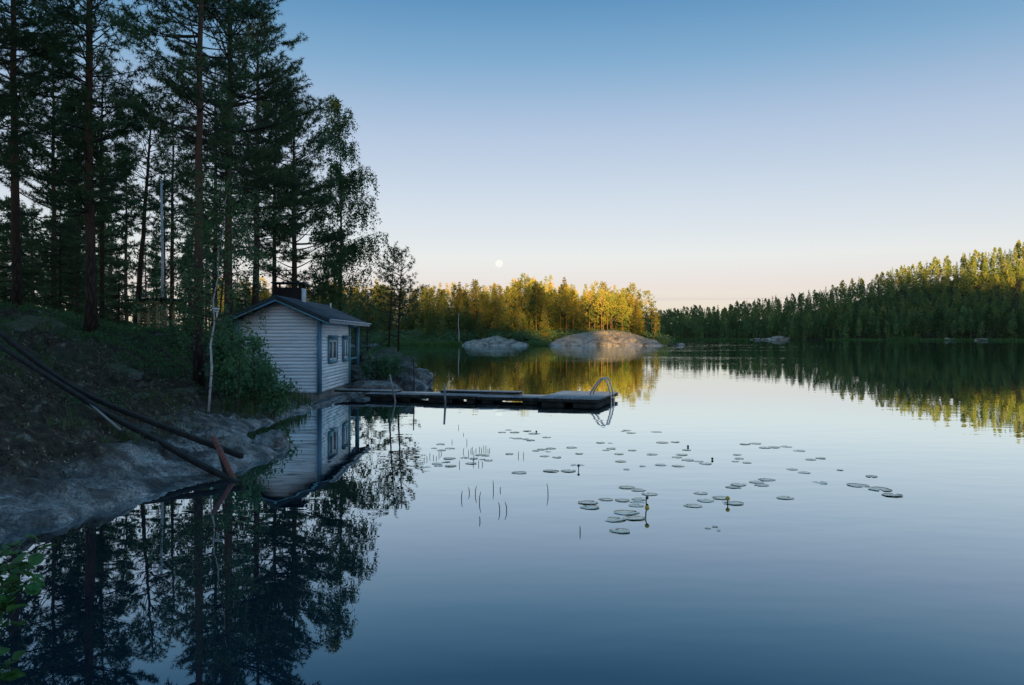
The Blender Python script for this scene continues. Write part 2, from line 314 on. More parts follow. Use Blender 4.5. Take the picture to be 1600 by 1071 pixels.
def water_mat():
    m = bpy.data.materials.new('lake water'); m.use_nodes = True; t = m.node_tree; n = t.nodes; l = t.links
    n.remove(n['Principled BSDF'])
    df = n.new('ShaderNodeBsdfDiffuse'); df.inputs[0].default_value = (.003, .016, .029, 1)
    gl = n.new('ShaderNodeBsdfGlossy'); gl.inputs['Roughness'].default_value = 0; gl.inputs[0].default_value = (.86, .965, 1, 1)
    lw = n.new('ShaderNodeLayerWeight'); lw.inputs[0].default_value = .5
    rp = n.new('ShaderNodeValToRGB'); l.new(lw.outputs['Facing'], rp.inputs[0]); e = rp.color_ramp.elements
    for i, (p_, v_) in enumerate([(0, .03), (.4, .07), (.6, .21), (.743, .54), (.889, .92), (1, 1)]):
        if i > 1: e.new(p_)
        e[i].position = p_; e[i].color = (v_, v_, v_, 1)
    mx = n.new('ShaderNodeMixShader'); l.new(rp.outputs[0], mx.inputs[0]); l.new(df.outputs[0], mx.inputs[1]); l.new(gl.outputs[0], mx.inputs[2])
    l.new(mx.outputs[0], n['Material Output'].inputs[0])
    co = n.new('ShaderNodeTexCoord')
    def nz(sx_, sy_, d):
        mp = n.new('ShaderNodeMapping'); mp.inputs['Scale'].default_value = (sx_, sy_, 1); l.new(co.outputs['Object'], mp.inputs[0])
        q = n.new('ShaderNodeTexNoise'); q.inputs['Scale'].default_value = 1; q.inputs['Detail'].default_value = d; l.new(mp.outputs[0], q.inputs['Vector']); return q
    a = nz(.8, 1.6, 2); c = nz(.045, .075, 2)
    mr = n.new('ShaderNodeMapRange'); mr.inputs[1].default_value = .42; mr.inputs[2].default_value = .66; mr.inputs[3].default_value = .35; mr.inputs[4].default_value = 1.6; l.new(c.outputs[0], mr.inputs[0])
    ml = n.new('ShaderNodeMath'); ml.operation = 'MULTIPLY'; l.new(a.outputs[0], ml.inputs[0]); l.new(mr.outputs[0], ml.inputs[1])
    sp_ = n.new('ShaderNodeSeparateXYZ'); l.new(co.outputs['Object'], sp_.inputs[0]); wr = n.new('ShaderNodeMapRange'); wr.interpolation_type = 'SMOOTHSTEP'
    wr.inputs[1].default_value = 25; wr.inputs[2].default_value = 170; wr.inputs[3].default_value = 1; wr.inputs[4].default_value = 5; l.new(sp_.outputs[1], wr.inputs[0])
    m3 = n.new('ShaderNodeMath'); m3.operation = 'MULTIPLY'; l.new(ml.outputs[0], m3.inputs[0]); l.new(wr.outputs[0], m3.inputs[1]); ml = m3
    bp = n.new('ShaderNodeBump'); bp.inputs['Strength'].default_value = 1; bp.inputs['Distance'].default_value = .0035
    l.new(ml.outputs[0], bp.inputs['Height'])
    for q in (df, gl, lw): l.new(bp.outputs[0], q.inputs['Normal'])
    return m
for k_ in ('bilberry', 'grass', 'reed_far'): leafy(k_)
M['water'] = water_mat()

# ------------------------------------------------------------------ setting: water and land
mb = MB(); S = 4000
mb.add([(-S, -S, 0), (S, -S, 0), (S, S, 0), (-S, S, 0)], [(0, 1, 2, 3)])
tag(mb.build('water', M['water']), kind='structure', label='calm mirror-like lake surface')
mb = MB(); mb.add([(-S, -S, -6), (S, -S, -6), (S, S, -6), (-S, S, -6)], [(0, 1, 2, 3)])
tag(mb.build('lake_bed', M['forest_floor']), kind='structure', label='dark bed under the lake')

SHORE = np.array([(40, -60), (14, -14), (6, -6), (2.2, -.6), (.2, .9), (-1.9, 2.3), (-3.1, 3.9), (-4.3, 5.8), (-5.02, 7.8), (-4.79, 8.5), (-4.52, 9.2), (-4.41, 10.5),
                  (-3.99, 11.55), (-3.82, 13.1), (-4.35, 14.1), (-5.2, 15.3), (-5.7, 17.3), (-5.55, 19.5), (-5.5, 21.5), (-5.6, 23.3), (-5.5, 24.4), (-5.4, 27),
                  (-5.1, 29.2), (-4.2, 30.2), (-3.4, 31.8), (-3.6, 34), (-4.6, 38), (-7.5, 44), (-14, 60), (-25, 90), (-38, 130), (-36, 160), (-30, 200), (-30, 260), (-500, 260), (-500, -60)], float)
def sdist(X, Y):
    X = np.asarray(X, float); Y = np.asarray(Y, float); best = np.full(X.shape, 1e9); ins = np.zeros(X.shape, bool); n = len(SHORE)
    for i in range(n):
        ax, ay = SHORE[i]; bx, by = SHORE[(i+1) % n]; ex, ey = bx-ax, by-ay
        t = np.clip(((X-ax)*ex+(Y-ay)*ey)/(ex*ex+ey*ey), 0, 1)
        best = np.minimum(best, np.hypot(X-ax-t*ex, Y-ay-t*ey))
        c = (ay > Y) != (by > Y); ins ^= c & (X < ax+(Y-ay)*ex/(ey if ey else 1e-9))
    return np.where(ins, best, -best)
def bank_z(X, Y, fine=True):
    d = sdist(X, Y)+.16*noise(X*1.3, Y*1.3, seed=61)+.10*fbm(X*3.5, Y*3.5, seed=62, octv=3); dp = np.clip(d, 0, None)
    z = .09*(1-np.exp(-dp/.12))+.25*np.minimum(dp, 3)+.34*np.clip(dp-3, 0, 3)+.03*np.clip(dp-6, 0, 60)
    z = z+1.3*np.exp(-(((X+19)/5.)**2+((Y-24)/6.)**2))
    w = sstep(0, 1.6, d)
    z = z+w*(.16*fbm(X*.55, Y*.55, seed=3)+.09*fbm(X*1.9, Y*1.9, seed=9))
    z = z-.13*np.exp(-(((X+4.9)/1.0)**2+((Y-11.4)/.7)**2))*sstep(0, .3, d)
    if fine:
        rid = 1-np.abs(noise(X*.9+.4*noise(X*2, Y*2, seed=5), Y*1.7, seed=21))
        lg = fbm(X*.8+.3*Y, Y*.5, seed=41); led = np.floor(lg*4)/4
        z = z+sstep(0, .5, d)*(.040*fbm(X*5.5, Y*5.5, seed=31, octv=5, gain=.68)-.04*sstep(.75, 1, 1-np.abs(noise(X*2.3+.5*noise(X*4, Y*4, seed=55), Y*3.1, seed=56)))-.09*sstep(.86, 1, rid))+sstep(.5, 1.5, d)*.16*(lerp(led, lg, .25)-lg*.6)
    z = np.where(d < 0, np.maximum(d*.42, -3)+.04*fbm(X*2, Y*2, seed=2), z)
    # level shelf under the cabin
    mx = sstep(-9.4, -8.2, X)*sstep(-5.0, -5.5, X)*sstep(22.2, 23.2, Y)*sstep(33, 31.8, Y)
    z = np.where(d > 0, lerp(z, np.minimum(z, .02), mx), z)
    return z
def hgrid(xs, ys, fn):
    X, Y = np.meshgrid(xs, ys); Z = fn(X, Y); nx, ny = len(xs), len(ys)
    i = np.arange(ny-1)[:, None]*nx; j = np.arange(nx-1)[None]
    q = np.stack([i+j, i+j+1, i+nx+j+1, i+nx+j], -1).reshape(-1, 4)
    m = MB(); m.add(np.stack([X, Y, Z], -1).reshape(-1, 3), q); return m
m = hgrid(np.arange(-16, -2.4, .055), np.arange(3.2, 34.5, .075), bank_z)
tag(m.build('rocky_bank', M['bank'], smooth=True), kind='structure', label='mossy granite bank sloping into the lake')
def left_z(X, Y):
    z = bank_z(X, Y, False); inn = sstep(-16.6, -15.6, X)*sstep(-2.0, -3.0, X)*sstep(2.6, 3.6, Y)*sstep(35.1, 34.1, Y)
    return z-inn*.55
m = hgrid(np.concatenate([np.arange(-300, -60, 8), np.arange(-60, -18, 2), np.arange(-18, 8, .6)]), np.concatenate([np.arange(-30, 45, .8), np.arange(45, 262, 5)]), left_z)
tag(m.build('forest_ground', M['bank'], smooth=True), kind='structure', label='dark forest ground behind the bank')

# peninsula across the bay
def pen_shore(X): return np.interp(X, [-140, -60, -30, -14, 0, 10, 25, 36, 41], [205, 196, 190, 181, 182, 180, 181, 184, 192])+1.2*noise(np.asarray(X)*.25, 0, seed=4)
def pen_z(X, Y):
    d = np.minimum(Y-pen_shore(X), (40-X)*1.1); d = np.minimum(d, 330-Y)
    return np.where(d > 0, .15*np.minimum(d, 8)+.05*np.clip(d-8, 0, 60), d*.4)+.25*fbm(X*.2, Y*.2, seed=8)*sstep(1, 6, d)
m = hgrid(np.arange(-300, 48, 2.), np.arange(172, 340, 2.), pen_z)
tag(m.build('peninsula_ground', M['forest_floor'], smooth=True), kind='structure', label='low wooded peninsula across the bay')

# far shore and the hill on the right
def far_shore(X): return np.interp(X, [-500, -100, 60, 120, 160, 200, 235, 270, 400, 700], [760, 730, 690, 620, 565, 515, 465, 425, 330, 260])+4*noise(np.asarray(X)*.03, 0, seed=6)
def far_z(X, Y):
    d = Y-far_shore(X); u = X/np.maximum(Y, 1)
    Rg = np.interp(u, [-1, 0, .17, .25, .32, .42, .48, .56, .64, .8, 1.2], [6, 6, 9, 13, 17, 27, 34, 42, 50, 58, 62])
    return np.where(d > 0, .5*sstep(0, 5, d)+Rg*sstep(5, 170, d), d*.1)+1.5*fbm(X*.02, Y*.02, seed=7)*sstep(10, 60, d)
m = hgrid(np.arange(-600, 900, 12.), np.arange(250, 1300, 10.), far_z)
tag(m.build('far_hill', M['forest_floor'], smooth=True), kind='structure', label='wooded hill rising along the far right shore')

# unseen ridge behind the viewer, its crest shaped to block the low sun
def ridge_top(X): return np.interp(X, [-700, -60, -8, 4, 16, 28, 36.5, 38.5, 75, 110, 200, 250, 300, 340, 700], [46, 42, 34, 31.5, 26, 19, 19, 34, 66, 82, 88, 85, 70, 61, 62])
def ridge_z(X, Y):
    d = -Y-np.interp(X, [-700, -10, 6, 60, 700], [60, 40, 45, 60, 90]); t = sstep(0, 420, d)
    return np.where(d > 0, .3+3*sstep(0, 40, d)+(ridge_top(X)-3)*t, d*.15)+1.5*fbm(X*.02, Y*.02, seed=12)*sstep(5, 60, d)
m = hgrid(np.arange(-700, 760, 10.), np.arange(-640, -10, 10.), ridge_z)
tag(m.build('shade_ridge', M['forest_floor'], smooth=True), kind='structure', label='unseen ridge behind the viewer, shaped to cast shade')

# ------------------------------------------------------------------ vegetation generators
def unit(v): return v/(np.linalg.norm(v, axis=-1, keepdims=True)+1e-9)
def tuft_tris(Pn, D, n, ln, w, rng, fwd=.55):
    Pn = np.repeat(Pn, n, 0); D = np.repeat(D, n, 0); k = len(Pn)
    d = unit(D*fwd+unit(rng.normal(size=(k, 3)))*.9); L = ln*rng.uniform(.65, 1.15, (k, 1))
    sd = unit(np.cross(d, rng.normal(size=(k, 3))))*w/2
    return np.stack([Pn-sd, Pn+sd, Pn+d*L], 1)
def leaf_quads(Pn, ln, w, rng, droop=0.):
    k = len(Pn); d = rng.normal(size=(k, 3)); d[:, 2] -= droop; d = unit(d); sd = unit(np.cross(d, rng.normal(size=(k, 3))))
    L = ln*rng.uniform(.65, 1.2, (k, 1)); Wd = w*rng.uniform(.7, 1.2, (k, 1))
    return np.stack([Pn, Pn+d*L*.45+sd*Wd/2, Pn+d*L, Pn+d*L*.45-sd*Wd/2], 1)

def conifer(seed, Ht, r0, c0, spread, kind='pine', whorl=.42, nb=(3, 5), tuft=9, nl=.12, nw=.015, tstep=.09, bstep=.16, lean=(0, 0), bend=.02,
            sides=9, limbs=True, dead=7, gap=.12, top=1.0, dirbias=None, shrink=0.):
    rng = np.random.RandomState(seed); tr = MB(); lb = MB(); PT = []; DT = []
    n = 13; t = np.linspace(0, 1, n)
    wob = np.cumsum(rng.normal(size=(n, 2))*bend*Ht/n, 0); wob -= wob[0]
    path = np.stack([lean[0]*Ht*t**1.2+wob[:, 0], lean[1]*Ht*t**1.2+wob[:, 1], t*Ht], -1); path[0, 2] = -.35
    rad = r0*(1-t*.92)**.85+.006; rad[0] *= 1.35
    tr.tube(path, rad, sides)
    at = lambda h: np.array([np.interp(h, t*Ht, path[:, k]) for k in range(3)])
    for _ in range(dead):
        h = rng.uniform(.18, c0+.05)*Ht; az = rng.uniform(0, 2*math.pi); L = rng.uniform(.4, 1.1)*spread*.6
        s = np.linspace(0, 1, 5)[:, None]; d = np.array((math.cos(az), math.sin(az), rng.uniform(-.15, .25)))
        lb.tube(at(h)+d*L*s+rng.normal(size=(5, 3))*.04*L*s, np.linspace(.016, .004, 5), 4, False)
    h = c0*Ht
    while h < Ht*.985:
        rel = (h-c0*Ht)/(Ht*(1-c0))
        for _ in range(rng.randint(nb[0], nb[1]+1)):
            if rng.rand() < gap: continue
            az = rng.uniform(0, 2*math.pi); hh = h+rng.uniform(-.1, .1)*whorl*2
            if kind == 'pine':
                L = spread*(1-rel)**(.6*top)*(.5+.5*min(1, rel/.3))*rng.uniform(.5, 1.15)+.25; el = R(-8+46*rel+rng.uniform(-22, 22)); cur = .26; s0 = .46
            else:
                L = spread*(1-rel)**.9*rng.uniform(.72, 1.08)+.15; el = R(-24+42*rel+rng.uniform(-6, 6)); cur = .16; s0 = .12
            d = np.array((math.cos(az)*math.cos(el), math.sin(az)*math.cos(el), math.sin(el)))
            if dirbias is not None: L *= 1+.45*(d[0]*dirbias[0]+d[1]*dirbias[1])
            s = np.linspace(0, 1, 6)[:, None]
            pts = at(hh)+d*L*s+np.array((0, 0, 1.))*cur*L*s**2+np.cumsum(rng.normal(size=(6, 3)), 0)*.018*L*s
            if limbs: lb.tube(pts, np.linspace(.010*L+.010, .004, 6), 4, False)
            sdv = np.array((-math.sin(az), math.cos(az), 0.))
            m_ = max(2, int(L*(1-s0)/bstep))
            for i, q in enumerate(np.linspace(s0, .98, m_)):
                q = min(.99, q+rng.uniform(-.03, .03)); b = np.array([np.interp(q, s[:, 0], pts[:, k]) for k in range(3)])
                sg = 1 if i % 2 else -1; a = R(rng.uniform(30, 70))
                d2 = d*math.cos(a)+sdv*sg*math.sin(a)+np.array((0, 0, rng.uniform(-.15, .75) if kind == 'pine' else rng.uniform(-.38, .05))); d2 /= np.linalg.norm(d2)
                l2 = rng.uniform(.5, 1)*min(.5*L, .8+.1*L)*(1.2-q)+.10
                k = max(2, int(l2/tstep)+1); u = np.linspace(.25, 1, k)[:, None]
                PT.append(b+d2*l2*u+rng.normal(size=(k, 3))*(.07 if kind == 'pine' else .02)*l2); DT.append(np.repeat(d2[None], k, 0))
                if limbs and l2 > .25: lb.tube(np.stack([b, b+d2*l2*.9]), [.006, .003], 3, False)
            k = max(2, int(L*.3/tstep)); u = np.linspace(.72, 1, k); PT.append(np.stack([np.interp(u, s[:, 0], pts[:, c]) for c in range(3)], -1)); DT.append(np.repeat(d[None], k, 0))
        h += whorl*rng.uniform(.7, 1.3)*(1-.35*rel)
    k = 5; PT.append(at(Ht)-np.array((0, 0, 1))*np.linspace(0, .5*whorl*2, k)[:, None]); DT.append(np.repeat(np.array([[0, 0, 1.]]), k, 0))
    PT = np.vstack(PT); DT = np.vstack(DT); cw = MB(); rl = np.clip((PT[:, 2]/Ht-c0)/(1-c0), 0, 1); sz = np.repeat(1-shrink*rl, tuft)[:, None, None]
    A = tuft_tris(PT, DT, tuft, nl, nw, rng); c_ = np.repeat(PT, tuft, 0)[:, None]; cw.tris(c_+(A-c_)*sz)
    return tr, lb, cw

def plant_tree(name, parts, loc, rz=0, scale=1., label=None, cat='tree', group=None):
    e = empty(name, loc, rz); e.scale = (scale,)*3; tag(e, label, cat, group)
    for nm, me in parts:
        o = link(nm, me, e)
        if nm != 'trunk': o['kind'] = 'stuff'
    return e
def conifer_meshes(args, trunk_mat, limb_mat, leaf_mat):
    tr, lb, cw = conifer(**args); out = [('trunk', tr.mesh('trunk', trunk_mat, True)), ('crown', cw.mesh('crown', leaf_mat))]
    if lb.V: out.append(('branches', lb.mesh('branches', limb_mat)))
    return out
def gz(x, y): return float(bank_z(np.array([x]), np.array([y]), True)[0])

# ------------------------------------------------------------------ the pines on the near bank
def near_pine(px, Y, Ht, label, **k):
    x = (px-800)*Y/FPX; a = dict(r0=.14, c0=.4, spread=2.3, seed=1); a.update(k); a['Ht'] = Ht
    return plant_tree('pine_tree', conifer_meshes(a, M['pine_bark'], M['limb'], M['needles']), (x, Y, gz(x, Y)-.05), label=label, group='pines on the near bank')
D1 = dict(whorl=.33, bstep=.095, tstep=.07, tuft=11, nl=.145, nw=.017, nb=(4, 5), gap=.16)
D2 = dict(whorl=.37, bstep=.13, tstep=.095, tuft=10, nl=.18, nw=.026, nb=(4, 5), gap=.16)
def dn(base, **k): d = dict(base); d.update(k); return d
near_pine(311, 21.0, 14.5, 'tall reddish-trunked pine on the bank just left of the white birch stem', **dn(D1, seed=11, r0=.125, c0=.40, spread=2.0, gap=.2, lean=(.012, 0), dirbias=(-.5, 0)))
near_pine(357, 25.0, 15.5, 'tall dense pine behind the white birch stem, left of the cabin chimney', **dn(D1, seed=12, r0=.14, c0=.34, spread=3.1, dirbias=(.35, 0)))
near_pine(398, 33.0, 13.2, 'pine whose bare trunk shows just left of the cabin chimney', **dn(D2, seed=13, r0=.15, c0=.28, spread=3.3, dirbias=(.2, 0)))
near_pine(462, 36.0, 10.8, 'broad low-branched pine rising directly behind the cabin roof', **dn(D2, seed=14, r0=.15, c0=.20, spread=3.0))
near_pine(143, 23.0, 15.5, 'very dark dense pine above the green bilberry patch', **dn(D1, seed=15, r0=.15, c0=.22, spread=2.3, gap=.10, dirbias=(-.3, 0)))
near_pine(27, 26.0, 16.0, 'pine at the left edge of the picture above the slipway beams', **dn(D1, seed=16, r0=.15, c0=.34, spread=2.9))
near_pine(212, 40.0, 12.0, 'leaning pine with a reddish trunk behind the woodshed', **dn(D2, seed=17, r0=.15, c0=.44, spread=2.5, lean=(.07, 0)))
near_pine(268, 46.0, 13.5, 'slender pointed pine just right of the white flagpole', **dn(D2, seed=18, r0=.14, c0=.30, spread=2.1, gap=.15))
near_pine(160, 36.0, 12.5, 'thin pine trunk just right of the very dark dense pine', **dn(D2, seed=19, r0=.12, c0=.30, spread=2.5))
near_pine(85, 34.0, 12.5, 'pine between the left-edge pine and the very dark dense pine', **dn(D2, seed=20, r0=.12, c0=.22, spread=2.8))
near_pine(-40, 22.0, 14.0, 'pine trunk just beyond the left edge with boughs reaching in', **dn(D1, seed=21, r0=.15, c0=.3, spread=3.0))
near_pine(428, 44.0, 14.0, 'tall pine far behind the chimney, its top above the other cabin pines', **dn(D2, seed=22, r0=.14, c0=.40, spread=2.8))
near_pine(335, 38.0, 13.0, 'pine deep in the wood between the two tallest trunks', **dn(D2, seed=27, r0=.13, c0=.34, spread=2.4, gap=.2))
near_pine(120, 47.0, 14.0, 'tall pine deep in the wood behind the very dark dense pine', **dn(D2, seed=29, r0=.14, c0=.25, spread=3.0))
near_pine(606, 38.5, 5.9, 'small pine with a slanting thin stem on the rock outcrop', seed=23, r0=.055, c0=.40, spread=1.15, whorl=.34, lean=(.06, 0), nl=.16, nw=.026, tstep=.11, dead=9, gap=.1)
near_pine(622, 37.0, 5.7, 'small upright pine at the waterside end of the rock outcrop', seed=24, r0=.05, c0=.30, spread=1.3, whorl=.30, lean=(.03, 0), nl=.15, nw=.025, tstep=.11, dead=10, gap=.1)
near_pine(575, 52.0, 5.2, 'bushy little pine behind the porch end of the cabin', seed=25, r0=.07, c0=.12, spread=1.7, whorl=.36, nl=.2, nw=.035, tstep=.14)
near_pine(540, 56.0, 5.0, 'dark young pine between the tall birch and the cabin roof', seed=26, r0=.07, c0=.10, spread=1.8, whorl=.36, nl=.2, nw=.035, tstep=.14)
# young spruces under the pines
def near_spruce(px, Y, Ht, spread, seed, label):
    x = (px-800)*Y/FPX
    a = dict(seed=seed, Ht=Ht, r0=.05, c0=.06, spread=spread, kind='spruce', whorl=.3, nb=(5, 7), nl=.13, nw=.022, tstep=.10, bstep=.17, dead=0)
    plant_tree('spruce_tree', conifer_meshes(a, M['limb'], M['limb'], M['needles']), (x, Y, gz(x, Y)-.05), label=label, group='young spruces under the pines')
near_spruce(95, 29, 4.2, 1.7, 31, 'young spruce left of the very dark dense pine')
near_spruce(185, 31, 2.6, 1.3, 32, 'low young spruce left of the woodshed roof')
near_spruce(20, 31, 5.0, 1.9, 33, 'young spruce behind the left-edge pine')
near_spruce(300, 44, 3.2, 1.5, 34, 'young spruce between flagpole and reddish pine trunk')
near_spruce(385, 42, 3.0, 1.6, 35, 'young spruce behind the left eave of the cabin')

# ------------------------------------------------------------------ birches and leafy shrubs
def birch(seed, path, r0, levels, leaf, lw, twig=(.5, 1.3), density=.06, up=.8, spreadf=.32, per=3):
    """path: stem points; limbs leave it upward and end in hanging twigs"""
    rng = np.random.RandomState(seed); path = np.asarray(path, float); tr = MB(); lb = MB(); LP = []
    n = len(path); t = np.linspace(0, 1, n); tr.tube(path, r0*(1-t*.88), 8); Ht = path[-1, 2]-path[0, 2]
    at = lambda q: np.array([np.interp(q, t, path[:, k]) for k in range(3)])
    for q, L in levels:
        az = rng.uniform(0, 2*math.pi); d = np.array((math.cos(az), math.sin(az), up*rng.uniform(.5, 1.4))); d /= np.linalg.norm(d)
        s = np.linspace(0, 1, 6)[:, None]; pts = at(q)+d*L*s-np.array((0, 0, 1.))*.30*L*s**2.2+np.cumsum(rng.normal(size=(6, 3)), 0)*.03*L*s
        lb.tube(pts, np.linspace(.007*L+.006, .003, 6), 4, False)
        for qq in np.linspace(.2, 1, max(3, int(L/.14))):
            b = np.array([np.interp(qq, s[:, 0], pts[:, k]) for k in range(3)])
            for _ in range(2):
                tl = rng.uniform(*twig)*(.5+.5*qq); o = rng.normal(size=3)*.28; o[2] = .1*rng.normal()
                u = np.linspace(0, 1, 5)[:, None]; tw = b+o*u*tl-np.array((0, 0, 1.))*tl*u**1.4
                lb.tube(tw, [.004, .003, .0025, .002, .0015], 3, False)
                k = max(2, int(tl/density)); uu = rng.uniform(.12, 1, k*per//2)
                LP.append(np.stack([np.interp(uu, u[:, 0], tw[:, c]) for c in range(3)], -1)+rng.normal(size=(len(uu), 3))*.05)
    LP = np.vstack(LP); cw = MB(); cw.quads(leaf_quads(LP, leaf, lw, rng, .5))
    return tr, lb, cw
def plant_birch(name, b, loc, label, bark='birch_bark', leafm='birch_leaf', cat='tree'):
    e = empty(name, loc); tag(e, label, cat)
    b[0].build('trunk', M[bark], e, True); b[1].build('branches', M['limb'], e)['kind'] = 'stuff'; b[2].build('crown', M[leafm], e)['kind'] = 'stuff'; return e
rng = np.random.RandomState(5)
# tall weeping birch behind the cabin
bx = (531-800)*42.5/FPX; b0 = gz(bx, 42.5)
Ht = 14.6-b0; tt = np.linspace(0, 1, 9)
pth = np.stack([-.05+.10*np.sin(tt*3), .1*np.sin(tt*4), tt*Ht], -1)
lv = [(q, (1.0+1.7*math.sin(min(1, (1.02-q)/.75)*math.pi*.62))*rng.uniform(.55, 1.1)) for q in np.sort(rng.uniform(.22, .985, 60))]
plant_birch('birch_tree', birch(41, pth, .10, lv, .105, .08, (.6, 1.8), .075, .9, per=3), (bx, 42.5, b0), 'tall slender weeping birch behind the cabin, tallest tree right of the pines', bark='limb')
# thin white-stemmed birch on the near bank
e0 = P(325, 612, 17.5); e0.z = gz(e0.x, e0.y)-.05
pp = [(325, 612), (331, 575), (329, 540), (335, 505), (333, 470), (341, 432), (342, 392), (351, 352), (352, 314), (361, 282)]
pth = np.array([np.array(P(a, b, 17.5+.12*i))-np.array(e0) for i, (a, b) in enumerate(pp)]); pth[0, 2] = -.1
lv = [(q, rng.uniform(.6, 1.7)) for q in np.sort(rng.uniform(.30, .98, 34))]
plant_birch('birch_tree', birch(42, pth, .030, lv, .062, .048, (.3, .9), .055, .55, per=2), e0, 'thin crooked white-stemmed birch leaning over the bank beside the bush')
# leafy young tree hanging in front of the cabin roof
x = (432-800)*30/FPX; pth = np.stack([np.array([0, .1, .25, .3, .3]), np.zeros(5), np.linspace(0, 5.6, 5)], -1)
lv = [(q, rng.uniform(.8, 2.0)) for q in np.sort(rng.uniform(.45, .98, 26))]
x = -10.2; plant_birch('rowan_tree', birch(43, pth, .05, lv, .085, .06, (.3, .9), .07, .5, per=2), (x, 27.5, gz(x, 27.5)), 'leafy young broadleaf tree left of the cabin gable', bark='limb', leafm='bush_leaf')

def shrub(seed, stems, leaf, lw, nper=70, spread=.5):
    rng = np.random.RandomState(seed); st = MB(); LP = []
    for (bx, by, bz, tx, ty, tz) in stems:
        a = np.array((bx, by, bz)); b = np.array((tx, ty, tz)); s = np.linspace(0, 1, 6)[:, None]; L = np.linalg.norm(b-a)
        pts = a+(b-a)*s+np.array((0, 0, 1))*.12*L*np.sin(s*math.pi)+np.cumsum(rng.normal(size=(6, 3)), 0)*.03*L*s
        st.tube(pts, np.linspace(.016, .005, 6), 5, False)
        for q in np.linspace(.25, 1, 9):
            o = np.array([np.interp(q, s[:, 0], pts[:, k]) for k in range(3)])
            for _ in range(3):
                d = unit(rng.normal(size=3)+np.array((0, 0, .35))); l2 = spread*rng.uniform(.35, 1)*(1.15-.5*q)
                st.tube(np.stack([o, o+d*l2]), [.006, .003], 3, False)
                u = rng.uniform(.2, 1.05, (nper//27*3+4, 1)); LP.append(o+d*l2*u+rng.normal(size=(len(u), 3))*.06)
    LP = np.vstack(LP); cw = MB(); cw.quads(leaf_quads(LP, leaf, lw, rng)); return st, cw
rng = np.random.RandomState(8); stems = []
for i in range(34):
    px = rng.uniform(350, 440); Y = rng.uniform(17.6, 22.2); b = P(px, 600, Y); b.z = gz(b.x, b.y)
    topy = np.interp(px, [345, 385, 420, 450], [505, 520, 555, 600])+rng.uniform(-6, 75)
    tp = P(px+rng.uniform(-25, 25), topy, Y+rng.uniform(-.5, .5)); stems.append((*b, *tp))
st, cw = shrub(51, stems, .085, .062, 90, .5)
e = empty('alder_bush', (0, 0, 0)); e.location = (-6.6, 20, 0); tag(e, 'dense green alder bush against the left half of the cabin gable', 'bush')
for nm, q, mt in (('stems', st, 'limb'), ('leaves', cw, 'bush_leaf')):
    o = q.build(nm, M[mt], e); o.location = (6.6, -20, 0); o['kind'] = 'stuff'
stems = []
for i in range(9):
    px = rng.uniform(272, 300); Y = rng.uniform(24, 26); b = P(px, 560, Y); b.z = gz(b.x, b.y); tp = b+Vector((rng.uniform(-.3, .3), 0, rng.uniform(.4, 1.0))); stems.append((*b, *tp))
st, cw = shrub(52, stems, .06, .045, 70, .35)
e = empty('juniper_bush', (-10.3, 25, 0)); tag(e, 'small grey-green juniper bush left of the reddish pine trunk', 'bush')
for nm, q, mt in (('stems', st, 'limb'), ('leaves', cw, 'bush_leaf')):
    o = q.build(nm, M[mt], e); o.location = (10.3, -25, 0); o['kind'] = 'stuff'

stems = []
for i in range(12):
    px = rng.uniform(562, 618); Y = rng.uniform(29.6, 30.8); b = P(px, 605, Y); b.z = .3; tp = b+Vector((rng.uniform(-.3, .3), 0, rng.uniform(.4, 1.0))); stems.append((*b, *tp))
st, cw = shrub(53, stems, .07, .05, 60, .35)
e = empty('willow_bush', (-5.2, 30.2, 0)); tag(e, 'dark low willow bush on the rock beside the porch post', 'bush')
for nm, q, mt in (('stems', st, 'limb'), ('leaves', cw, 'bush_leaf')):
    o = q.build(nm, M[mt], e); o.location = (5.2, -30.2, 0); o['kind'] = 'stuff'
# grass blades along the bank under the bush, and on the shelf
def blades(pts, hmin, hmax, w, rng, lean=.35):
    k = len(pts); h = rng.uniform(hmin, hmax, (k, 1)); az = rng.uniform(0, 2*math.pi, k); d = np.stack([np.cos(az), np.sin(az), np.zeros(k)], -1); sd = np.stack([-np.sin(az), np.cos(az), np.zeros(k)], -1)*w/2
    up = np.array((0, 0, 1.)); mid = pts+up*h*.55+d*h*lean*.35; tip = pts+up*h*.95+d*h*lean
    return np.concatenate([np.stack([pts-sd, pts+sd, mid+sd*.7, mid-sd*.7], 1), np.stack([mid-sd*.7, mid+sd*.7, tip, tip], 1)], 0)
def scatter_bank(n, x0, x1, y0, y1, rng, fn=None):
    X = rng.uniform(x0, x1, n); Y = rng.uniform(y0, y1, n); d = sdist(X, Y); k = d > .02
    if fn is not None: k &= fn(X, Y, d)
    X, Y = X[k], Y[k]; return np.stack([X, Y, bank_z(X, Y, True)-.02], -1)
rng = np.random.RandomState(9); q = MB()
pts = scatter_bank(2600, -7.0, -5.0, 17.5, 22.8, rng, lambda X, Y, d: d < 1.0)
A = blades(pts, .12, .5, .014, rng); q.add(A.reshape(-1, 3), q=np.arange(len(A)*4).reshape(-1, 4))
tag(q.build('grass', M['grass']), 'long green grass at the waterline under the bush', 'grass', kind='stuff')
q = MB(); pts = scatter_bank(26000, -17, -6.5, 12, 32, rng, lambda X, Y, d: (noise(X*.55, Y*.55, seed=77) > np.where((d > 4.0) & (Y > 15), -.3, .36)) & (d > 2.2) & ~((X > -9) & (Y > 23)))
A = leaf_quads(np.repeat(pts, 4, 0)+rng.normal(size=(len(pts)*4, 3))*np.array((.07, .07, .04))+np.array((0, 0, .09)), .065, .045, rng); q.quads(A)
tag(q.build('bilberry_cover', M['bilberry']), 'low green bilberry cover among the pine trunks', 'ground cover', kind='stuff')
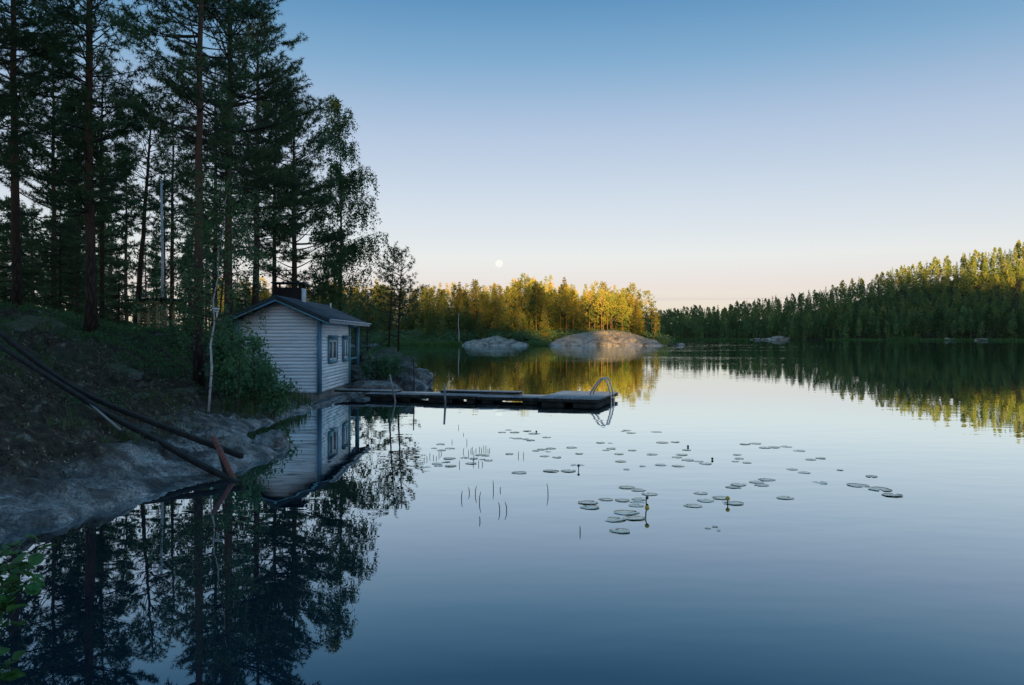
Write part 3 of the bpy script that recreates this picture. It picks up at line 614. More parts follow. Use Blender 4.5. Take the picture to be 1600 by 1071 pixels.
q = MB(); pts = scatter_bank(42000, -14, -4, 7.5, 22, rng, lambda X, Y, d: (d > .9+.5*noise(X*.9, Y*.9, seed=79)) & (fbm(X*1.6, Y*1.6, seed=78) > -.25))
A = leaf_quads(pts+np.array((0, 0, .03)), .075, .022, rng); q.quads(A)
tag(q.build('litter', M['litter']), 'brown twigs and needle litter on the granite bank', 'litter', kind='stuff')

q = MB(); cen = scatter_bank(1500, -15, -4.2, 8, 23, rng, lambda X, Y, d: (d > 1.0) & (fbm(X*.8, Y*.8, seed=81) > .05))
pts = np.repeat(cen, 16, 0); pts[:, :2] += rng.normal(size=(len(pts), 2))*.05; A = blades(pts, .06, .26, .013, rng, .7); q.add(A.reshape(-1, 3), q=np.arange(len(A)*4).reshape(-1, 4))
tag(q.build('grass_tufts', M['grass']), 'short grass and heather tufts dotting the granite bank', 'grass', kind='stuff')
# ------------------------------------------------------------------ stones
def stone(name, loc, r, seed, m, label, cat='boulder', rough=.22, flat=.0, group=None, sub=4):
    import bmesh
    bm = bmesh.new(); bmesh.ops.create_icosphere(bm, subdivisions=sub, radius=1)
    V = np.array([v.co[:] for v in bm.verts]); n = 1+rough*fbm(V[:, 0]*1.3+seed, V[:, 1]*1.3, V[:, 2]*1.3, seed=seed)+.10*fbm(V[:, 0]*4, V[:, 1]*4+seed, V[:, 2]*4, seed=seed+3, octv=5, gain=.6)
    st = sstep(.3, 1, np.abs(noise(V[:, 0]*2.2, V[:, 1]*2.2+seed, V[:, 2]*3, seed=seed+9)))*.12
    for v, k, s in zip(bm.verts, n, st): v.co *= (k-s)
    for v in bm.verts: v.co = Vector((v.co.x*r[0], v.co.y*r[1], v.co.z*r[2]))
    me = bpy.data.meshes.new(name); bm.to_mesh(me); bm.free(); me.materials.append(m)
    for p in me.polygons: p.use_smooth = True
    o = link(name, me, None, loc); return tag(o, label, cat, group)
stone('rock_outcrop', (-5.35, 32.4, -.1), (2.05, 2.3, 1.58), 3, M['rock'], 'big dark rounded rock at the shore end of the dock', 'rock', .30, sub=6)
stone('boulder', (-4.3, 14.3, .02), (.28, .40, .27), 5, M['rock'], 'grey boulder half in the water at the tip of the bank', 'boulder')
stone('shore_slab', (-5.45, 25.0, -.02), (.32, 1.3, .12), 6, M['rock'], 'flat stone slab below the window wall of the cabin', 'rock', .15)
stone('shore_slab', (-5.3, 29.3, .05), (1.0, 1.1, .30), 16, M['rock'], 'low stones under the porch post where the walkway starts', 'rock', .2)
rng = np.random.RandomState(14)
for i, (px, Y, r, lab) in enumerate([(305, 22.0, .36, 'grey stone at the foot of the reddish pine trunk'), (287, 19.0, .26, 'small mossy stone left of the white birch stem'), (200, 19.0, .30, 'stone below the bilberry patch edge'),
                                     (178, 19.3, .34, 'pale flat stone at the lower edge of the bilberry patch'), (30, 20, .5, 'rough grey stone beside the upper slipway beam'), (60, 21.5, .6, 'large mossy stone above the slipway beams'),
                                     (225, 17.0, .2, 'little stone lying on the brown litter slope')]):
    x = (px-800)*Y/FPX; stone('stone', (x, Y, gz(x, Y)-r*.12), (r*1.2, r, r*.62), 60+i, M['stone'], lab, 'stone', sub=3)

rg = np.random.RandomState(17)
for i in range(9):
    Y = 22.4+i*.62+rg.uniform(-.2, .2); x = float(np.interp(Y, [21.5, 23.3, 24.4, 27, 29.2], [-5.5, -5.6, -5.5, -5.4, -5.1]))+rg.uniform(-.15, .22); r = rg.uniform(.10, .24)
    stone('stone', (x, Y, .0), (r*1.3, r, r*.55), 140+i, M['rock'], 'small dark stone at the waterline below the cabin', 'stone', sub=3, group='waterline stones below the cabin')
# ------------------------------------------------------------------ the cabin
cab = empty('cabin', (-7.13, 24.3, 0), R(1.4)); tag(cab, 'small white boarded lakeside cabin with teal trim and dark roof', 'cabin')
HW, LEN, Z0, ZE, ZR, OH, Y0, Y1 = 1.27, 5.0, .24, 2.50, 3.20, .32, -.32, 7.4
SL = (ZR-2.50)/(HW+OH)
def under(x): return ZR-abs(x)*SL-.15
q = MB(); q.box(-HW+.03, HW-.03, .03, LEN-.03, Z0, ZE-.02)
q.add([(-HW+.03, .03, ZE-.02), (HW-.03, .03, ZE-.02), (0, .03, under(0)), (-HW+.03, LEN-.03, ZE-.02), (HW-.03, LEN-.03, ZE-.02), (0, LEN-.03, under(0))], [(0, 2, 5, 3), (1, 4, 5, 2)], [(0, 1, 2), (3, 5, 4)])
wall = q.build('wall', M['white_paint'], cab)
q = MB(); q.box(-HW+.05, HW-.05, .05, LEN+2.1, -.35, Z0); q.build('footing', M['concrete'], cab)
BH = .106; k = 0; z = Z0+.012
def siding_board(a, b, zlo, zhi, nrm, wallp):   # lapped board from a to b, lower edge proud
    a = np.array(a, float); b = np.array(b, float); n_ = np.array(nrm, float)
    v = []
    for p in (a, b):
        for zz, off in ((zlo, .0), (zlo, .018), (zhi, .009), (zhi, .0)): v.append((p[0]+n_[0]*off, p[1]+n_[1]*off, zz))
    q = MB(); q.add(v, [(0, 1, 2, 3), (7, 6, 5, 4), (0, 4, 5, 1), (1, 5, 6, 2), (2, 6, 7, 3), (3, 7, 4, 0)]); return q.build('siding_board', M['white_paint'], wallp)
while z+BH < under(0)-.03:
    zt = z+BH-.004
    half = HW-.02 if zt < ZE-.1 else max(0, (under(0)-zt)/SL-.02)
    half = min(half, HW-.02)
    if half > .12:
        siding_board((-half, .03), (half, .03), z, zt, (0, -1), wall)
        siding_board((half, LEN-.03), (-half, LEN-.03), z, zt, (0, 1), wall)
    z += BH
WIN = [(1.22, 2.62, 1.12, 1.92), (3.66, 4.66, 1.12, 1.92)]
z = Z0+.012
while z+BH < ZE-.04:
    zt = z+BH-.004; segs = [(.02, LEN-.02)]
    for (wa, wb, wz0, wz1) in WIN:
        if zt > wz0 and z < wz1:
            ns = []
            for a, b in segs:
                if wa > a and wb < b: ns += [(a, wa), (wb, b)]
                else: ns.append((a, b))
            segs = ns
    for a, b in segs: siding_board((HW-.03, a), (HW-.03, b), z, zt, (1, 0), wall)
    siding_board((-HW+.03, LEN-.02), (-HW+.03, .02), z, zt, (-1, 0), wall)
    z += BH
def part(name, mt, b, parent=cab, bv=0):
    q = MB(); q.box(*b); o = q.build(name, M[mt], parent)
    if bv: bevel(o, bv)
    return o
for sx_ in (-1, 1):
    for yy, yb in ((-.035, .09), (LEN-.09, LEN+.035)):
        q = MB(); a = HW+.035
        q.box(min(sx_*(a-.115), sx_*a), max(sx_*(a-.115), sx_*a), yy, yb, Z0-.03, ZE-.04); q.build('corner_board', M['teal_paint'], cab)
# windows
for (wa, wb, wz0, wz1) in WIN:
    X = HW
    w_ = part('window', 'teal_paint', (X-.06, X+.035, wa-.02, wa+.09, wz0-.02, wz1+.02))
    part('frame', 'teal_paint', (X-.06, X+.035, wb-.09, wb+.02, wz0-.02, wz1+.02), w_)
    part('frame', 'teal_paint', (X-.06, X+.034, wa+.09, wb-.09, wz1-.08, wz1+.02), w_)
    part('sill', 'teal_paint', (X-.06, X+.05, wa+.09, wb-.09, wz0-.04, wz0+.09), w_)
    q = MB(); q.add([(X, wa-.08, wz1+.09), (X+.13, wa-.08, wz1+.03), (X+.13, wb+.08, wz1+.03), (X, wb+.08, wz1+.09), (X, wa-.08, wz1+.07), (X+.13, wa-.08, wz1+.01), (X+.13, wb+.08, wz1+.01), (X, wb+.08, wz1+.07)],
                    [(0, 1, 2, 3), (7, 6, 5, 4), (0, 4, 5, 1), (1, 5, 6, 2), (2, 6, 7, 3), (3, 7, 4, 0)]); q.build('window_hood', M['teal_paint'], w_)
    mid = (wa+wb)/2
    for a, b in ((wa+.09, mid), (mid, wb-.09)):
        part('sash', 'white_paint', (X-.03, X+.012, a, a+.05, wz0+.09, wz1-.08), w_); part('sash', 'white_paint', (X-.03, X+.012, b-.05, b, wz0+.09, wz1-.08), w_)
        part('sash', 'white_paint', (X-.03, X+.010, a+.05, b-.05, wz0+.09, wz0+.13), w_); part('sash', 'white_paint', (X-.03, X+.010, a+.05, b-.05, wz1-.12, wz1-.08), w_)
        part('curtain', 'curtain', (X-.028, X-.024, a+.05, b-.05, wz0+.13, wz1-.12), w_)
        part('pane', 'glass', (X-.02, X-.012, a+.05, b-.05, wz0+.13, wz1-.12), w_)
# roof: deck, felt courses, trim
q = MB()
def slopeq(sg, u0, u1, y0, y1, t0, t1, mbx):   # slab on one roof slope, u measured from the ridge outwards
    v = []
    for y in (y0, y1):
        for u, t_ in ((u0, t0), (u1, t0), (u1, t1), (u0, t1)): v.append((sg*u, y, ZR-u*SL+t_))
    mbx.add(v, [(0, 1, 2, 3), (7, 6, 5, 4), (0, 4, 5, 1), (1, 5, 6, 2), (2, 6, 7, 3), (3, 7, 4, 0)])
for sg in (-1, 1): slopeq(sg, 0, HW+OH, Y0+.03, Y1-.03, -.13, -.03, q)
roof = q.build('roof', M['barge'], cab)
nc = 9
for sg in (-1, 1):
    for i in range(nc):
        u0 = (HW+OH+.02)*i/nc; u1 = (HW+OH+.02)*(i+1)/nc+.02; q = MB(); v = []
        for y in (Y0, Y1):
            for u, t_ in ((u0, -.028), (u1, -.028), (u1, .006+.002*(nc-i)/nc), (u0, -.018)): v.append((sg*u, y, ZR-u*SL+t_))
        q.add(v, [(0, 1, 2, 3), (7, 6, 5, 4), (0, 4, 5, 1), (1, 5, 6, 2), (2, 6, 7, 3), (3, 7, 4, 0)]); q.build('shingle_course', M['roof_felt'], roof)
q = MB()
for sg in (-1, 1): slopeq(sg, 0, .11, Y0-.01, Y1+.01, -.01, .022, q)
q.build('ridge_cap', M['roof_felt'], roof)
for sg in (-1, 1):
    for y in (Y0-.025, Y1):
        q = MB(); slopeq(sg, 0, HW+OH+.03, y, y+.025, -.17, .012, q); q.build('barge_board', M['barge'], roof)
        q = MB(); slopeq(sg, 0, HW+OH+.02, y-.012 if y < 0 else y+.025, y if y < 0 else y+.037, -.17, -.12, q); q.build('barge_trim', M['teal_paint'], roof)
    x0, x1 = sorted((sg*(HW+OH+.02), sg*(HW+OH+.05))); ze = ZR-(HW+OH)*SL
    part('fascia', 'fascia', (x0, x1, Y0-.01, Y1+.01, ze-.13, ze-.035), roof)
    x0, x1 = sorted((sg*(HW+OH+.04), sg*(HW+OH+.12))); part('gutter', 'fascia', (x0, x1, Y0-.01, Y1+.01, ze-.045, ze-.005), roof)
# chimney
ch = part('chimney', 'chimney', (-.82, .10, 2.5, 3.1, 2.6, 3.62))
part('side_face', 'chimney_pale', (.10, .125, 2.52, 3.08, 2.9, 3.60), ch)  # lighter grey panel on the right side of the chimney
for xx in (-.80, .02):
    for yy in (2.52, 3.02): part('cap_post', 'chimney', (xx, xx+.06, yy, yy+.06, 3.62, 3.76), ch)
part('cap', 'barge', (-.90, .18, 2.42, 3.18, 3.76, 3.80), ch)
q = MB(); q.tube([(.25, 6.6, 3.0), (.25, 6.6, 3.27)], .03, 10); q.build('vent_pipe', M['flag_white'], cab, True)
# porch
part('porch_floor', 'deck_dark', (-HW, HW+.02, LEN+.04, LEN+2.2, Z0+.02, Z0+.12))
for xx in (-HW, HW-.12): part('porch_post', 'teal_paint', (xx, xx+.14, LEN+1.86, LEN+2.02, Z0+.12, ZE-.02))
part('porch_beam', 'teal_paint', (HW-.10, HW, LEN+.04, LEN+1.86, ZE-.16, ZE-.03))
dr = part('door', 'teal_paint', (-.5, .45, LEN+.0, LEN+.05, Z0+.13, 2.2)); part('handle', 'steel', (.32, .40, LEN+.05, LEN+.09, 1.2, 1.24), dr)
part('rail', 'teal_paint', (HW-.07, HW-.03, LEN+.04, LEN+1.86, 1.1, 1.18))
part('bench', 'deck', (-HW+.05, -HW+.45, LEN+.2, LEN+1.8, .76, .82))

# ------------------------------------------------------------------ dock
U = np.array((.9535, -.3015, 0)); Vv = np.array((.3015, .9535, 0))
ANG = math.atan2(U[1], U[0])
def dock(name, origin, length, width, label, ztop=.20, plank=.115, along=False, floats=(), face=.09, group='floating dock sections'):
    e = empty(name, (origin[0], origin[1], 0), ANG); tag(e, label, 'dock', group); rg = random.Random(int(length*100))
    if along:          # planks run along the section
        n = max(2, round(width/plank)); meshes = None
        for i in range(n):
            q = MB(); q.box(0, length, i*width/n+.004, (i+1)*width/n-.004, ztop-.03, ztop); o = q.build('plank', M['deck'], e); o.location = (rg.uniform(-.02, .02), 0, rg.uniform(-.003, .003))
    else:
        n = round(length/plank); q = MB(); q.box(.004, length/n-.004, 0, width, ztop-.03, ztop); me = q.mesh('plank', M['deck'])
        for i in range(n): link('plank', me, e, (i*length/n, rg.uniform(-.015, .015), rg.uniform(-.003, .003)))
    for y in (.02, width-.07): part('side_beam', 'deck_dark', (0.01, length-.01, y, y+.05, ztop-.03-face, ztop-.032), e)
    for x_ in (.02, length-.07): part('end_beam', 'deck_dark', (x_, x_+.05, .071, width-.071, ztop-.03-face, ztop-.033), e)
    for a, b in floats: part('float', 'deck_dark', (a, b, .12, width-.12, -.12, ztop-.06), e, .02)
    return e
FL = np.array((.73, 22.8, 0))
pf = dock('swim_platform', FL, 1.78, 3.1, 'square floating swim platform at the outer end of the dock', .215, .118, floats=((.08, .75), (1.0, 1.7)))
W0 = FL+Vv*.42
dock('dock_walkway', W0-U*2.02, 2.0, 1.15, 'dock walkway section next to the swim platform', .185, .12, floats=((.1, .5), (1.4, 1.9)))
dock('dock_walkway', W0-U*3.72-Vv*.05, 1.68, 1.25, 'middle dock walkway section between the two mooring poles', .205, .12, floats=((.1, .9), (1.35, 1.6)))
dock('dock_walkway', W0-U*5.75+Vv*.05, 2.0, 1.1, 'dock walkway section closest to the cabin porch', .195, .12, floats=((.1, .9), (1.2, 1.5)))
dock('gangplank', W0-U*7.1+Vv*.45, 2.2, .5, 'narrow plank gangway from the shore stones onto the dock', .26, .12, along=True, face=.05)
dock('loose_planks', W0-U*3.5+Vv*.74, 2.6, .4, 'loose planks lying along the far edge of the walkway', .285, .13, along=True, face=.05)
# ladder on the platform
lad = empty('ladder', (FL[0], FL[1], 0), ANG); tag(lad, 'arched stainless steel swim ladder at the corner of the platform', 'ladder')
for y in (1.55, 2.0):
    q = MB(); pts = [(1.22, y, .205), (1.21, y, .27), (1.27, y, .38), (1.38, y, .54), (1.50, y, .68), (1.60, y, .735), (1.69, y, .69), (1.74, y, .55), (1.80, y, .35), (1.84, y, .15), (1.87, y, -.5)]
    p = np.array(pts); t = np.linspace(0, 1, len(p)); tt = np.linspace(0, 1, 40); p2 = np.stack([np.interp(tt, t, p[:, k]) for k in range(3)], -1)
    for _ in range(3): p2[1:-1] = (p2[:-2]+2*p2[1:-1]+p2[2:])/4
    q.tube(p2, .023, 8); q.build('handrail', M['steel'], lad, True)
for z in (-.35, -.1, .12):
    q = MB(); q.box(1.80, 1.88, 1.55, 2.0, z, z+.03); q.build('rung', M['steel'], lad)
# mooring poles
def pole(a, b, r, label, name='mooring_pole', mt='pole'):
    a = Vector(a); b = Vector(b); q = MB(); q.tube([a, a.lerp(b, .5)+Vector((.01, 0, 0)), b], [r, r*.95, r*.85], 8); o = q.build(name, M[mt], None, True); tag(o, label, 'pole', 'poles by the dock'); return o
pole(P(622, 652, 24.1), P(609, 585, 24.1), .032, 'leaning pale pole at the shore end of the dock')
pole(P(696, 650, 23.3), P(694, 599, 23.3), .034, 'upright weathered pole in front of the middle dock section')
pole(P(647, 632, 27.2), P(646, 560, 27.2), .022, 'thin dark stake standing in the water by the big rock', mt='deck_dark')

# ------------------------------------------------------------------ slipway beams on the bank
def slip_beam(pts, w, h, label):
    A = np.array([P(*p) for p in pts]); t_ = np.linspace(0, 1, len(A)); tt = np.linspace(0, 1, 30); A = np.stack([np.interp(tt, t_, A[:, k]) for k in range(3)], -1)
    g = bank_z(A[:, 0], A[:, 1])+h*.5+.03
    for _ in range(3):
        A[:, 2] = np.maximum(A[:, 2], g)
        for _ in range(4): A[1:-1] = (A[:-2]+2*A[1:-1]+A[2:])/4
    q = MB(); P3 = list(A); n = len(P3)
    V = []
    for i, p in enumerate(P3):
        d = P3[min(n-1, i+1)]-P3[max(0, i-1)]; d /= np.linalg.norm(d); s = np.cross(d, (0, 0, 1)); s /= np.linalg.norm(s); u = np.cross(s, d)
        V += [p+s*a*w/2+u*b*h/2 for a, b in ((-1, -1), (1, -1), (1, 1), (-1, 1))]
    F = [(0, 1, 2, 3), (4*n-1, 4*n-2, 4*n-3, 4*n-4)]
    for i in range(n-1):
        for j in range(4): a = 4*i+j; b = 4*i+(j+1) % 4; F.append((a, a+4, b+4, b))
    q.add(np.array(V), F); o = q.build('slipway_beam', M['tar_beam']); bevel(o, .004); return tag(o, label, 'beam', 'boat slipway beams')
slip_beam([(378, 713, 11.5), (248, 664, 12.4), (156, 628, 13.1), (106, 602, 13.6), (35, 550, 14.3), (-60, 470, 15.4)], .075, .075, 'upper dark slipway beam whose free end juts out over the red post')
slip_beam([(372, 755, 10.75), (312, 728, 11.2), (231, 682, 11.9), (156, 641, 12.6), (71, 586, 13.4), (-60, 502, 14.8)], .075, .07, 'lower dark slipway beam that ends in the water')
o = MB(); o.beam(P(333, 683, 11.25), P(369, 757, 10.8), .06, .06, (0, 1, 0)); tag(bevel(o.build('red_post', M['red_wood']), .01), 'short faded red post propping the slipway beams', 'post')
o = MB(); o.beam(P(343, 700, 11.3), P(360, 762, 10.95), .075, .06, (0, 1, 0)); tag(bevel(o.build('dark_post', M['tar_beam']), .01), 'short dark post right beside the red post', 'post')
o = MB(); o.beam(P(130, 622, 12.9), P(188, 672, 11.9), .035, .02, (0, 0, 1)); tag(o.build('thin_batten', M['pole']), 'thin grey batten lying under the slipway beams', 'batten')

# ------------------------------------------------------------------ woodshed, flagpole, feeder
SY = 35.5; sb = P(243, 520, SY); gzb = gz(sb.x, SY)
ws = empty('woodshed', (sb.x, SY, min(gzb, sb.z)), R(-12)); tag(ws, 'small open woodshed with pale timber posts and black corrugated roof', 'woodshed')
hz = P(243, 468, SY).z-ws.location.z
for xx in (-.5, -.02, .42):
    for yy in (-.55, .55): part('post', 'pine_wood', (xx, xx+.11, yy, yy+.10, -.6, hz-.12), ws)
for yy in (-.58, .58): part('top_beam', 'pine_wood', (-.6, .62, yy-.02, yy+.04, hz-.22, hz-.10), ws)
part('floor', 'pine_wood', (-.5, .5, -.5, .5, .1, .16), ws)
q = MB(); xs = np.linspace(-.95, .95, 49); v = []
for th in (0, .015):
    for y in (-.85, .85): v += [(x, y, hz-.05+.03*math.sin(x*30)+th+.02*(y < 0)+.04*x) for x in xs]
n = 49; F = []
for i in range(n-1): F += [(i, i+1, n+i+1, n+i), (2*n+i, 3*n+i, 3*n+i+1, 2*n+i+1), (i, 2*n+i, 2*n+i+1, i+1), (n+i, n+i+1, 3*n+i+1, 3*n+i)]
q.add(v, F); q.build('roof_sheet', M['corrugated'], ws)
rg = random.Random(4)
for i in range(5):
    for j in range(6):
        q = MB(); r = rg.uniform(.05, .075); x_ = -.38+i*.16+rg.uniform(-.02, .02); z_ = .24+j*.14
        q.tube([(x_, -.42+rg.uniform(-.05, .05), z_), (x_+rg.uniform(-.02, .02), .42, z_)], r, 6); tag(q.build('log', M['log_end']), 'split firewood log stacked in the woodshed', 'log', 'firewood in the woodshed').matrix_world = Matrix.Translation(ws.location) @ Matrix.Rotation(R(-12), 4, 'Z')
fb = P(254, 480, 37.5); fg = gz(fb.x, 37.5); tp = P(252, 285, 37.5)
fp = empty('flagpole', (fb.x, 37.5, fg)); tag(fp, 'tall white flagpole behind the woodshed', 'flagpole')
q = MB(); q.tube([(0, 0, -.1), (0, 0, (tp.z-fg)*.5), (tp.x-fb.x, 0, tp.z-fg)], [.075, .065, .045], 10); q.build('shaft', M['flag_white'], fp, True)
q = MB(); q.tube([(tp.x-fb.x, 0, tp.z-fg-.01), (tp.x-fb.x, 0, tp.z-fg+.06), (tp.x-fb.x, 0, tp.z-fg+.1)], [.07, .075, .02], 10); q.build('finial', M['flag_white'], fp, True)
f0 = P(336.5, 492, 17.75)
fd = empty('bird_feeder', f0); tag(fd, 'small white bird feeder hanging beside the birch stem', 'bird feeder')
part('roof', 'flag_white', (-.05, .075, -.06, .06, .11, .15), fd); part('tray', 'flag_white', (-.035, .06, -.045, .045, .06, .085), fd)
part('tube', 'flag_white', (.02, .045, -.012, .012, -.07, .06), fd); part('tip', 'feeder_red', (.012, .052, -.02, .02, -.125, -.07), fd)

# ------------------------------------------------------------------ trees beyond the bank (Y 50 to 170) and on the peninsula
mid_v = [conifer_meshes(dict(seed=200+i, Ht=9.5+i*.8, r0=.13, c0=[.25, .4, .12, .35, .1][i], spread=[2.2, 2.3, 2.0, 2.5, 1.9][i], kind=['pine', 'pine', 'spruce', 'pine', 'spruce'][i], whorl=.55, nl=.3, nw=.075, tstep=.2, bstep=.3, tuft=7, sides=6, dead=5),
                        M['dark_trunk'], M['limb'], M['mid_needles']) for i in range(5)]
def copy_tree(name, parts, loc, rz, s, label, group, sxy=None):
    e = plant_tree(name, parts, loc, rz, s, label, 'tree', group)
    if sxy: e.scale = (s*sxy, s*sxy, s)
    return e
rng = np.random.RandomState(77)
for i in range(84):
    Y = rng.uniform(50, 150); px = rng.uniform(-60, 600) if i < 46 else rng.uniform(-60, 330); x = (px-800)*Y/FPX
    if float(sdist(np.array([x]), np.array([Y]))[0]) < 3: continue
    s = min(1.0, (62*Y/FPX+.3)/9.5*rng.uniform(.75, 1.15)) if px > 330 else rng.uniform(.7, 1.1)
    k = rng.randint(5)
    copy_tree('spruce_tree' if k in (2, 4) else 'pine_tree', mid_v[k], (x, Y, float(left_z(np.array([x]), np.array([Y]))[0])-.1), rng.uniform(0, 6.28), s,
              ('conifer deep in the shaded wood left of the flagpole' if px < 240 else 'conifer deep in the wood between flagpole and cabin' if px < 350 else 'conifer in the shaded wood behind the cabin roof' if px < 510 else 'conifer in the shaded wood behind the tall weeping birch'), 'trees in the wood behind the near pines')
for i, (x, Y) in enumerate([(-24, 25), (-23, 31), (-29, 22), (-29, 32), (-26, 39), (-34, 28)]):
    copy_tree('pine_tree', mid_v[(0, 1, 3)[i % 3]], (x, Y, float(left_z(np.array([x]), np.array([Y]))[0])-.1), i*1.7, 1.25, 'pine standing further left on the bank than the left-edge pine', 'pines beyond the left edge')
far_args = []
for i in range(7):
    far_args.append(dict(seed=300+i, Ht=12.+rng.uniform(-1, 1.5), r0=.13, c0=[.5, .42, .56, .36, .46, .60, .3][i], spread=[2.5, 2.3, 2.7, 2.2, 2.2, 2.6, 2.4][i], kind='pine', whorl=.5, nb=(4, 6), nl=.42, nw=.17, tstep=.30, bstep=.42, tuft=6, sides=6, dead=4, gap=.10, shrink=.35, limbs=False, top=1.0))
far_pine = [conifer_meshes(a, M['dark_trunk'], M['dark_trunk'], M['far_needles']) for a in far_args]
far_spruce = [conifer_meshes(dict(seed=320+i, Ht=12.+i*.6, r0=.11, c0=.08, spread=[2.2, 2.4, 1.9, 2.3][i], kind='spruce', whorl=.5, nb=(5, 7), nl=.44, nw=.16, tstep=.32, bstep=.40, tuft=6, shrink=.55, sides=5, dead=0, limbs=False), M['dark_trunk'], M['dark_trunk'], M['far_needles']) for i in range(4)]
# dark front trees, shaded group
rng = np.random.RandomState(91); cnt = 0
def skyl(px): return np.interp(px, [380, 560, 640, 660, 700, 760, 800, 820, 850, 890, 930, 960, 1000, 1020, 1035, 1045], [440, 440, 447, 446, 444, 446, 442, 436, 436, 437, 448, 450, 452, 460, 478, 500])
placed = []
for i in range(3000):
    px = rng.uniform(380, 1043) if i % 3 else rng.uniform(640, 1043); row = rng.rand()
    x0 = (px-800)*190/FPX; ys = float(pen_shore(x0)); Y = ys+5+row**1.3*52
    x = (px-800)*Y/FPX
    if x > 36 or any((x-a)**2+(Y-b)**2 < 2.0**2 for a, b in placed): continue
    if 8 < x < 30 and Y < ys+11: continue
    g = float(pen_z(np.array([x]), np.array([Y]))[0])
    want = (527-skyl(px))*Y/FPX+CH-g
    s = want/12.6*rng.uniform(.66, 1.03)
    if Y < ys+17: s = min(s, rng.uniform(.55, .95)*((527-468)*Y/FPX+CH-g)/12.6) if px < 900 else s*rng.uniform(.75, 1.0)
    left = px < 800
    sp = rng.rand() < (.6 if left else .28)
    placed.append((x, Y)); cnt += 1
    grp = 'trees on the peninsula left of the moon' if px < 770 else ('trees behind the two pale rocks' if px < 905 else 'trees at the right tip of the peninsula')
    lab = {'trees on the peninsula left of the moon': 'conifer in the wood on the peninsula left of the moon', 'trees behind the two pale rocks': 'conifer rising behind the gap between the two pale rocks',
           'trees at the right tip of the peninsula': 'conifer behind the big pale rock at the right end of the peninsula'}[grp]
    if sp: copy_tree('spruce_tree', far_spruce[rng.randint(4)], (x, Y, g-.2), rng.uniform(0, 6.28), s, lab.replace('conifer', 'pointed spruce'), grp+', spruces')
    else: copy_tree('pine_tree', far_pine[rng.randint(7)], (x, Y, g-.2), rng.uniform(0, 6.28), s, lab.replace('conifer', 'round-crowned pine'), grp+', pines')
    if cnt >= 230: break
# the wood further back on the peninsula
T3 = []; k_ = 0
for i in range(330):
    px = rng.uniform(330, 1036); Y = rng.uniform(236, 300); x = (px-800)*Y/FPX
    if x > 40: continue
    g = float(pen_z(np.array([x]), np.array([Y]))[0]); s = ((527-skyl(px))*Y/FPX+CH-g)/12.6*rng.uniform(.72, 1.0)
    pr = (far_spruce if rng.rand() < .65 else far_pine)[rng.randint(4)]; me = pr[1][1]
    V = np.zeros(len(me.vertices)*3, np.float32); me.vertices.foreach_get('co', V); V = V.reshape(-1, 3, 3)[::3]; c_, s_ = math.cos(i), math.sin(i)
    V = (V-V.mean(1, keepdims=True))*1.3+V.mean(1, keepdims=True)
    T3.append(np.stack([(V[..., 0]*c_-V[..., 1]*s_)*s+x, (V[..., 0]*s_+V[..., 1]*c_)*s+Y, V[..., 2]*s+g], -1))
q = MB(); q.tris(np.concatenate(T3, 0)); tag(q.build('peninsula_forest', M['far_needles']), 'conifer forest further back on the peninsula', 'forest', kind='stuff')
# leafy undergrowth along the peninsula
q = MB(); rng = np.random.RandomState(92)
px = rng.uniform(560, 1042, 1500); Y = 0; x0 = (px-800)*188/FPX; Yc = pen_shore(x0)+rng.uniform(1.0, 26, 1500); xx = x0*Yc/188
zz = pen_z(xx, Yc); k = (zz > .1) & (xx < 38) & ~((xx > 8) & (xx < 33) & (Yc < pen_shore(xx)+9)) & ~((xx > -13) & (xx < 5) & (Yc < pen_shore(xx)+6)); c0 = np.stack([xx, Yc, zz], -1)[k]
pts = np.repeat(c0, 40, 0)+rng.normal(size=(len(c0)*40, 3))*np.array((.9, .9, .55))+np.array((0, 0, .7)); q.quads(leaf_quads(pts, .5, .36, rng))
tag(q.build('undergrowth', M['mid_needles']), 'dense low shrubs under the peninsula trees', 'undergrowth', kind='stuff')
# dead white trunk, leaning trunk
db = P(717, 539, 182); q = MB(); q.tube([db+Vector((0, 0, -.3)), db+Vector((.05, 0, 2.5)), db+Vector((-.15, 0, 4.6)), P(717, 490, 182)], [.11, .10, .08, .04], 6); tag(q.build('dead_birch', M['birch_bark']), 'dead white birch trunk standing between the two pale rocks', 'dead tree')
